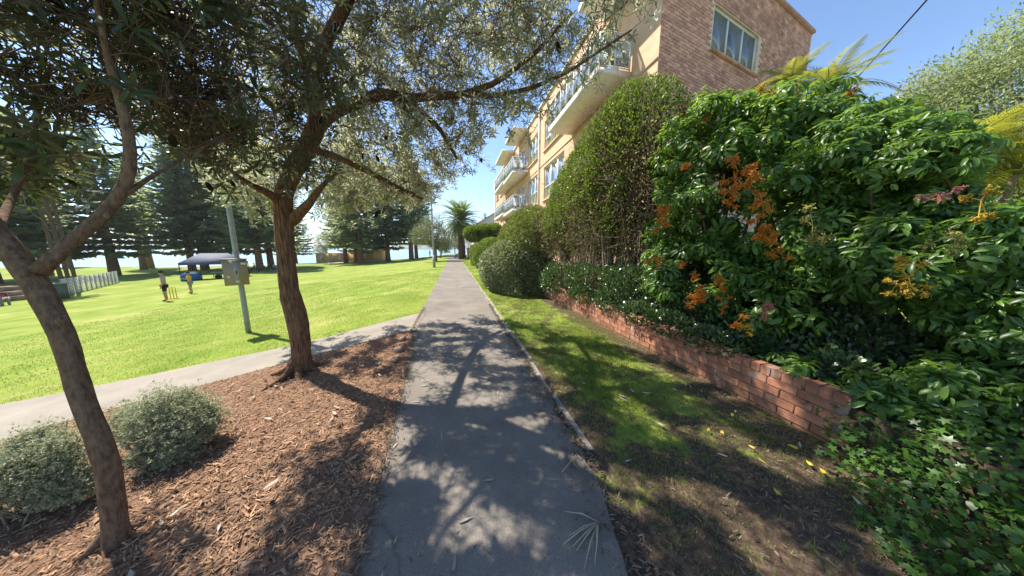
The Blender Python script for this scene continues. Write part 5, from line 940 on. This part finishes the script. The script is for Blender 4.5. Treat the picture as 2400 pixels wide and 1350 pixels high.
def person(label, loc, yaw, pose, H=1.75, shirt='grey_shirt', bottoms='black_cloth', skin='skin', hair='hair', group=None, long=False, lean=0.0, arm='down', shoes='shoe'):
    """+Y is forward; joints are set for the pose, one continuous skinned body, clothes and hair as children"""
    t = thing('person', label, 'person', tuple(loc), group, yaw); k = H/1.75; v = lambda *a: np.array(a, float)*k
    sit = pose in ('sit', 'ground'); ph = {'stand': .93, 'sit': .52, 'ground': .14}[pose]; pel = v(0, 0, ph); L = lean
    ch = pel+v(0, .38*math.sin(L), .38*math.cos(L)); nk = pel+v(0, .55*math.sin(L), .55*math.cos(L)); hd0 = nk+v(0, .03, .09); hd1 = nk+v(0, .035, .24)
    J = {'pel': pel, 'waist': pel+v(0, .18*math.sin(L), .18*math.cos(L)), 'ch': ch, 'nk': nk, 'h0': hd0, 'h1': hd1, 'nose': hd0+v(0, .105, .05)}
    for s, n in ((-1, 'L'), (1, 'R')):
        J['hip'+n] = pel+v(.095*s, 0, -.04); sh = pel+v(.185*s, .5*math.sin(L), .5*math.cos(L)-.02); J['sh'+n] = sh
        if pose == 'stand': J['kn'+n] = v(.11*s, .03, .50); J['an'+n] = v(.12*s, 0, .09); J['to'+n] = v(.135*s, .15, .035)
        elif pose == 'sit': J['kn'+n] = pel+v(.12*s, .42, .02); J['an'+n] = v(.12*s, .42, .09); J['to'+n] = v(.13*s, .57, .035)
        else: J['kn'+n] = pel+v(.16*s, .34, .32); J['an'+n] = v(.13*s, .55, .08); J['to'+n] = v(.14*s, .69, .04)
        if arm == 'down': J['el'+n] = sh+v(.05*s, -.02, -.28); J['wr'+n] = sh+v(.05*s, .06, -.52)
        elif arm == 'fwd': J['el'+n] = sh+v(.04*s, .08, -.26); J['wr'+n] = sh+v(-.06*s, .30, -.2)
        else: J['el'+n] = sh+v(.06*s, .1, -.25); J['wr'+n] = sh+v(-.02*s, .3, -.36)
        J['ha'+n] = J['wr'+n]+.09*k*unit(J['wr'+n]-J['el'+n])
    rad = {'pel': (.13, .10), 'waist': (.12, .09), 'ch': (.145, .10), 'nk': .05, 'h0': .07, 'h1': .085, 'nose': .018, 'hip': .085, 'kn': .055, 'an': .038, 'to': .035, 'sh': .055, 'el': .038, 'wr': .028, 'ha': .034}
    def sk(names, edges, grow, m, nm):
        idx = {n: i for i, n in enumerate(names)}; rr = []
        for n in names: b0 = rad.get(n) or rad[n[:-1]]; rr.append(tuple(x*k+grow for x in b0) if isinstance(b0, tuple) else b0*k+grow)
        return skin_mesh([J[n] for n in names], [(idx[a], idx[b_]) for a, b_ in edges], rr, m, nm, t)
    full = list(J); E_ = [('pel', 'waist'), ('waist', 'ch'), ('ch', 'nk'), ('nk', 'h0'), ('h0', 'h1'), ('h0', 'nose')]
    for n in 'LR': E_ += [('pel', 'hip'+n), ('hip'+n, 'kn'+n), ('kn'+n, 'an'+n), ('an'+n, 'to'+n), ('ch', 'sh'+n), ('sh'+n, 'el'+n), ('el'+n, 'wr'+n), ('wr'+n, 'ha'+n)]
    bod = sk(full, E_, 0, skin, 'body'); fg = MB()
    for n in 'LR':
        d = unit(J['ha'+n]-J['wr'+n]); sd = unit(np.cross(d, [0.2, 1, .1])); c_ = J['ha'+n]
        for i, ln in enumerate((.07, .08, .075, .06)): o = c_+sd*(i-1.5)*.018*k; fg.tube([o, o+d*ln*.6*k, o+d*ln*k+np.array([0, .012, 0])*k], [.009*k, .008*k, .006*k], 5)
        fg.tube([c_-d*.03*k+sd*.03*k, c_+sd*.055*k+d*.02*k, c_+sd*.05*k+d*.05*k], [.01*k, .009*k, .007*k], 5)
    V, Fs = fg.arrays(); b2_ = bmesh.new(); b2_.from_mesh(bod.data); me2 = mesh_of('f', V, Fs, None, True); b2_.from_mesh(me2); b2_.to_mesh(bod.data); b2_.free(); bpy.data.meshes.remove(me2)
    def cut(n, a, b_, f): J[n] = J[a]+(J[b_]-J[a])*f; return n
    for n in 'LR': cut('sl'+n, 'sh'+n, 'el'+n, .75 if not long else .99); cut('hm'+n, 'hip'+n, 'kn'+n, .85); cut('hs'+n, 'kn'+n, 'an'+n, .9)
    rad['sl'] = .045; rad['hm'] = .064; rad['hs'] = .045
    sk(['waist', 'pel', 'ch', 'shL', 'shR', 'slL', 'slR'], [('waist', 'pel'), ('waist', 'ch'), ('ch', 'shL'), ('ch', 'shR'), ('shL', 'slL'), ('shR', 'slR')], .014, shirt, 'shirt')
    if long: sk(['pel', 'hipL', 'hipR', 'knL', 'knR', 'hsL', 'hsR'], [('pel', 'hipL'), ('pel', 'hipR'), ('hipL', 'knL'), ('hipR', 'knR'), ('knL', 'hsL'), ('knR', 'hsR')], .012, bottoms, 'trousers')
    else: sk(['pel', 'hipL', 'hipR', 'hmL', 'hmR'], [('pel', 'hipL'), ('pel', 'hipR'), ('hipL', 'hmL'), ('hipR', 'hmR')], .006, bottoms, 'shorts')
    for n in 'LR': sk(['an'+n, 'to'+n], [('an'+n, 'to'+n)], .012, shoes, 'shoe')
    hm = MB(); cc = (J['h0']*.25+J['h1']*.75)+np.array([0, -.018, .012])*k; z = np.linspace(-.35, 1, 7); hm.tube(cc+np.outer(z*.125*k, [0, 0, 1]), np.sqrt(np.clip(1-z*z*.96, .03, 1))*.105*k, 10); V, Fs = hm.arrays(); ho = bpy.data.objects.new('hair', mesh_of('hair', V, Fs, hair, True)); C.objects.link(ho); ho.parent = t
    ey = MB()
    for s in (-1, 1): ey.box(J['h0']+v(.03*s, .085, .075), (.01*k, .008*k, .006*k))
    V, Fs = ey.arrays(); eo = bpy.data.objects.new('eyes', mesh_of('eyes', V, Fs, 'hair')); C.objects.link(eo); eo.parent = t; return t
def gp(px, py): p = gnd(px, py); p[2] = float(ground_z(p[0], p[1])); return p
pm_ = gp(392, 706); person('person in grey t-shirt and black shorts standing with back to the path', pm_, 2.1, 'stand', 1.78, 'grey_shirt', 'black_cloth', group='cricket players on the lawn')
pb_ = gp(450, 688); person('person in bright yellow shirt and grey shorts by the cricket stumps', pb_, 2.6, 'stand', 1.55, 'yellow_shirt', 'grey_cloth', hair='hair', arm='fwd', group='cricket players on the lawn')
mat('yellow_plastic', (.65, .42, .02), .5, .05, 5)
ws = gp(408, 700); wk = thing('cricket_stumps', 'yellow plastic cricket stumps standing next to the person in grey', 'stumps', tuple(ws))
for i in (-1, 0, 1): mb = MB(); mb.tube([ws+[i*.11, i*.05, 0], ws+[i*.11, i*.05, .72]], .022, 6); mb.obj('stump', 'yellow_plastic', wk)
mb = MB(); mb.box(ws+[0, 0, .02], (.2, .1, .02)); mb.obj('base', 'yellow_plastic', wk); mb = MB(); mb.box(ws+[0, 0, .73], (.12, .02, .012)); mb.obj('bail', 'yellow_plastic', wk)
# ---- canopy with table, cooler and bags
mat('canopy_blue', (.07, .08, .125), .75, .12, 3, .2, 10); mat('cooler_blue', (.02, .12, .32), .5, .1, 4); mat('bag_black', (.02, .02, .025), .8, .3, 10)
g0 = gp(512, 652); mb = MB(); yaw = .35; cg, sg_ = math.cos(yaw), math.sin(yaw); gr = lambda a, b_, z: g0+np.array([a*cg-b_*sg_, a*sg_+b_*cg, z])
gt = thing('canopy_tent', 'navy blue pop up canopy tent on the far lawn', 'canopy', tuple(g0)); a_, b_ = 2.5, 1.5; e, r_ = 2.05, 3.1
E4 = [gr(-a_, -b_, e), gr(a_, -b_, e), gr(a_, b_, e), gr(-a_, b_, e)]; R1, R2 = gr(-1.2, 0, r_), gr(1.2, 0, r_); dn = np.array([0, 0, -.28])
mb.add(E4+[R1, R2]+[q+dn for q in E4], [[0, 1, 5, 4], [2, 3, 4, 5], [6, 7, 1, 0], [7, 8, 2, 1], [8, 9, 3, 2], [9, 6, 0, 3]], [[1, 2, 5], [3, 0, 4]]); mb.obj('canopy_roof', 'canopy_blue', gt)
for q in E4: mb = MB(); mb.tube([q*[1, 1, 0]+[0, 0, float(gz(q[0]))], q+[0, 0, -.02]], .04, 6); mb.obj('leg', 'dark_gap', gt)
mb = MB(); mb.quad(gr(a_-.05, -b_+.1, .02), gr(a_-.05, b_-.1, .02), gr(a_-.05, b_-.1, e-.1), gr(a_-.05, -b_+.1, e-.1)); mb.obj('side_curtain', 'black_cloth', gt)
tb_ = thing('folding_table', 'pale folding table under the blue canopy', 'table', tuple(gr(.6, .2, 0))); mb = MB(); mb.box(gr(.6, .2, .74), (1.2, .38, .025), rotm(np.array([cg, sg_, 0]), np.array([sg_, -cg, 0]))); mb.obj('tabletop', 'white_cloth', tb_)
for i in (-1, 1): mb = MB(); mb.tube([gr(.6+i, -.05, -.05), gr(.6+i, .2, .72)], .025, 5); mb.tube([gr(.6+i, .45, -.05), gr(.6+i, .2, .72)], .025, 5); mb.obj('leg', 'galv', tb_)
cl = gr(-1.7, -1.5, 0); ct = thing('cooler_box', 'bright blue cooler with white lid beside the canopy', 'cooler', tuple(cl)); Rg = rotm(np.array([cg, sg_, 0]), np.array([sg_, -cg, 0])); mb = MB(); mb.box(cl+[0, 0, .36], (.72, .42, .40), Rg); mb.obj('body', 'cooler_blue', ct); mb = MB(); mb.box(cl+[.1, 0, .88], (.42, .36, .12), Rg); mb.obj('lid', 'white_cloth', ct)
for (aa, bb, s, lab) in ((.3, -.9, .28, 'black bag on the ground left under the canopy table'), (1.2, -1.0, .25, 'black bag on the ground in the middle under the canopy'), (1.9, -.8, .32, 'larger black bag near the right leg of the canopy')):
    p = gr(aa, bb, 0); p[2] = float(gz(p[0])); bm = bmesh.new(); bmesh.ops.create_icosphere(bm, subdivisions=2, radius=1)
    for q in bm.verts: q.co = Vector((q.co.x*s*1.3, q.co.y*s*.8, max(-.9, q.co.z)*s))*random.uniform(.92, 1.08)
    me = bpy.data.meshes.new('body'); bm.to_mesh(me); bm.free(); me.materials.append(MATS['bag_black']); t = thing('duffel_bag', lab, 'bag', tuple(p), 'bags under the canopy'); link('body', me, t, Matrix.Translation(Vector(p)+Vector((0, 0, s*.85)))); mb = MB(); aa2 = np.linspace(0, math.pi, 7); mb.tube(np.stack([p[0]+.12*np.cos(aa2), p[1]+0*aa2, p[2]+s*1.6+.14*np.sin(aa2)], 1), .015, 4); mb.obj('handle', 'bag_black', t)
# ---- picnic group right of the meter box, others along the lawn
def chair(p, yaw, lab, group):
    t = thing('camp_chair', lab, 'chair', tuple(p), group); c_, s_ = math.cos(yaw), math.sin(yaw); w = lambda a, b_, z: np.array(p)+np.array([a*c_-b_*s_, a*s_+b_*c_, z])
    mb = MB(); mb.add([w(-.25, -.22, .4), w(.25, -.22, .4), w(.25, .22, .42), w(-.25, .22, .42), w(-.25, -.22, .375), w(.25, -.22, .375), w(.25, .22, .395), w(-.25, .22, .395)], [[0, 1, 2, 3], [7, 6, 5, 4], [0, 4, 5, 1], [2, 6, 7, 3]]); mb.obj('seat', 'navy_cloth', t); mb = MB(); mb.add([w(-.25, -.24, .45), w(.25, -.24, .45), w(.25, -.36, .92), w(-.25, -.36, .92)], [[0, 1, 2, 3]]); mb.obj('backrest', 'navy_cloth', t)
    for a in (-.25, .25):
        for b1_, b2_ in ((-.25, .22), (.25, -.22)): mb = MB(); mb.tube([w(a, b1_, 0), w(a, b2_, .42)], .014, 5); mb.obj('leg', 'galv', t)
specs = ((597, 636, 'sit', 'maroon_cloth', 'person seated in dark maroon leftmost of the picnic group'), (615, 637, 'sit', 'navy_cloth', 'person in navy seated on a camp chair in the middle of the picnic group'), (632, 634, 'sit', 'black_cloth', 'person in black seated on the chair left of the near trunk'), (644, 635, 'sit', 'grey_cloth', 'person in slate grey seated closest to the near trunk'))
for i, (px, py, po, sh, lab) in enumerate(specs):
    p = gp(px, py); yw = (i-1.5)*.5+math.pi*.85; chair(p, yw, ('maroon sitter\'s camp chair at the left of the picnic', 'camp chair of the sitter in navy', 'camp chair of the sitter in black', 'camp chair of the sitter in slate grey')[i], 'camp chairs at the picnic'); person(lab, p, yw, 'sit', 1.72, sh, 'black_cloth', long=True, arm='lap', group='picnic group under the pines', lean=-.1)
p = gp(604, 632); person('person in black top and pale trousers standing behind the picnic chairs', p, 2.8, 'stand', 1.78, 'black_cloth', 'white_cloth', long=True, group='picnic group under the pines')
p = gp(905, 604); person('person in black sitting on grass at the foot of the pale pine', p, 2.6, 'ground', 1.7, 'black_cloth', 'grey_cloth', long=True, arm='lap', group='people sitting by the far pines'); p = gp(933, 603); person('person in black sitting on grass right of the pale pine', p, 3.4, 'ground', 1.7, 'black_cloth', 'navy_cloth', long=True, arm='lap', group='people sitting by the far pines', lean=.2)
p = at(1007, 583, 72); p[2] = float(ground_z(p[0], p[1])); person('tiny dark walking figure against the sea left of the lamp post', p, 1.0, 'stand', 1.72, 'black_cloth', 'grey_cloth', long=True)
# ---- far left: low stone wall with two sitters, barrier mesh, bin, posts
mat('sandstone', (.4, .29, .2), .9, .3, 3, .6, 20, .15, island=.35); mat('barrier', (.66, .66, .7), .7, .15, 3)
w0, w1 = gp(-60, 716), gp(68, 702); w0 = w0+(w0-w1)*.3; u = unit((w1-w0)*[1, 1, 0]); Lw = np.linalg.norm((w1-w0)[:2]); sw = thing('stone_wall', 'low tan sandstone terrace wall at the left edge of the lawn', 'wall', tuple((w0+w1)/2)); nn_ = np.array([u[1], -u[0], 0]); 
for lv in range(3):
    x = -.3*(lv % 2)
    while x < Lw: ln = random.uniform(.7, 1.2); c_ = w0+u*(x+ln/2)-nn_*(.35+lv*.55); c_[2] = float(gz(c_[0]))+.16+lv*.34; mb = MB(); mb.box(c_, (ln/2-.015, .3, .165), rotm(u, nn_)); mb.obj('stone_block', 'sandstone', sw); x += ln
for (px, py, sh, lab, dz) in ((14, 716, 'maroon_cloth', 'person in maroon top sitting on the sandstone wall at left', .34), (-4, 718, 'pink_cloth', 'person in pink sitting at the very left edge', .34)):
    p = gp(px, py); p = p-nn_*.38; p[2] = float(gz(p[0]))-.12; person(lab, p, math.atan2(nn_[1], nn_[0])-math.pi/2, 'sit', 1.68, sh, 'grey_cloth', long=True, arm='lap', group='people on the stone wall', lean=.25)
q0, q1 = gp(150, 694), gp(279, 662); bf = thing('barrier_fence', 'translucent pale mesh barrier fence on posts in the shade', 'fence', tuple((q0+q1)/2)); n_ = 13
for i in range(n_):
    f = i/(n_-1); p = q0+(q1-q0)*f; p[2] = float(gz(p[0])); mb = MB(); mb.tube([p, p+[0, 0, 1.35]], .035, 5); mb.obj('post', 'galv', bf)
    if i < n_-1:
        p2 = q0+(q1-q0)*(i+1)/(n_-1); p2[2] = float(gz(p2[0])); mb = MB(); dd = p2-p; dv_ = np.array([-dd[1], dd[0], 0]); dv_ = unit(dv_)
        for zz in np.linspace(.08, 1.28, 11): mb.box((p+p2)/2+[0, 0, zz], (np.linalg.norm(dd[:2])/2-.03, .006, .036), rotm(unit(dd*[1, 1, 0]), -dv_))
        mb.obj('mesh_panel', 'barrier', bf)
bn = gp(133, 702); bt_ = thing('litter_bin', 'square grey green litter bin by the near trunk', 'bin', tuple(bn)); mat('bin_green', (.1, .12, .1), .7, .15, 4); mb = MB(); mb.box(bn+[0, 0, .55], (.36, .36, .55)); mb.obj('body', 'bin_green', bt_); mb = MB(); mb.box(bn+[0, 0, 1.14], (.4, .4, .035)); mb.obj('lid', 'galv', bt_)
for i, (px, py, h) in enumerate(((155, 690, 9.5), (170, 686, 10.5), (185, 683, 10))):
    p = gp(px, py); t = palm('slender_palm', ('slender palm nearest the litter bin', 'tallest slender palm in the middle of the three', 'slender palm closest to the barrier fence')[i], p, p+[-.5, .2, h], .1, cp_, 14, (-40, 65), 'palm_leaf', True, 'slender palms by the barrier fence', .42, bark='palm_bark')
pot(4.75, 22.8, 7.3, 1.0, 'small leafy pot plant on the upper far balcony', 'ivy_leaf'); pot(4.8, 23.75, 4.8, 1.2, 'reddish pot plant on the lower far balcony', 'olive_leaf')

# ---- thin sea haze round the whole place, the sky outside it
m = bpy.data.materials.new('haze'); m.use_nodes = True; nt = m.node_tree; nt.nodes.clear(); out = nt.nodes.new('ShaderNodeOutputMaterial'); v = nt.nodes.new('ShaderNodeVolumePrincipled')
v.inputs['Color'].default_value = (.86, .92, 1, 1); v.inputs['Density'].default_value = .00022; v.inputs['Anisotropy'].default_value = .3; nt.links.new(v.outputs[0], out.inputs['Volume']); MATS['haze'] = m
hz = MB(); hz.box((0, 12900, 45), (20400, 13500, 62)); ho = hz.obj('haze', 'haze', kind='stuff', label='faint blue sea haze over the park and water')
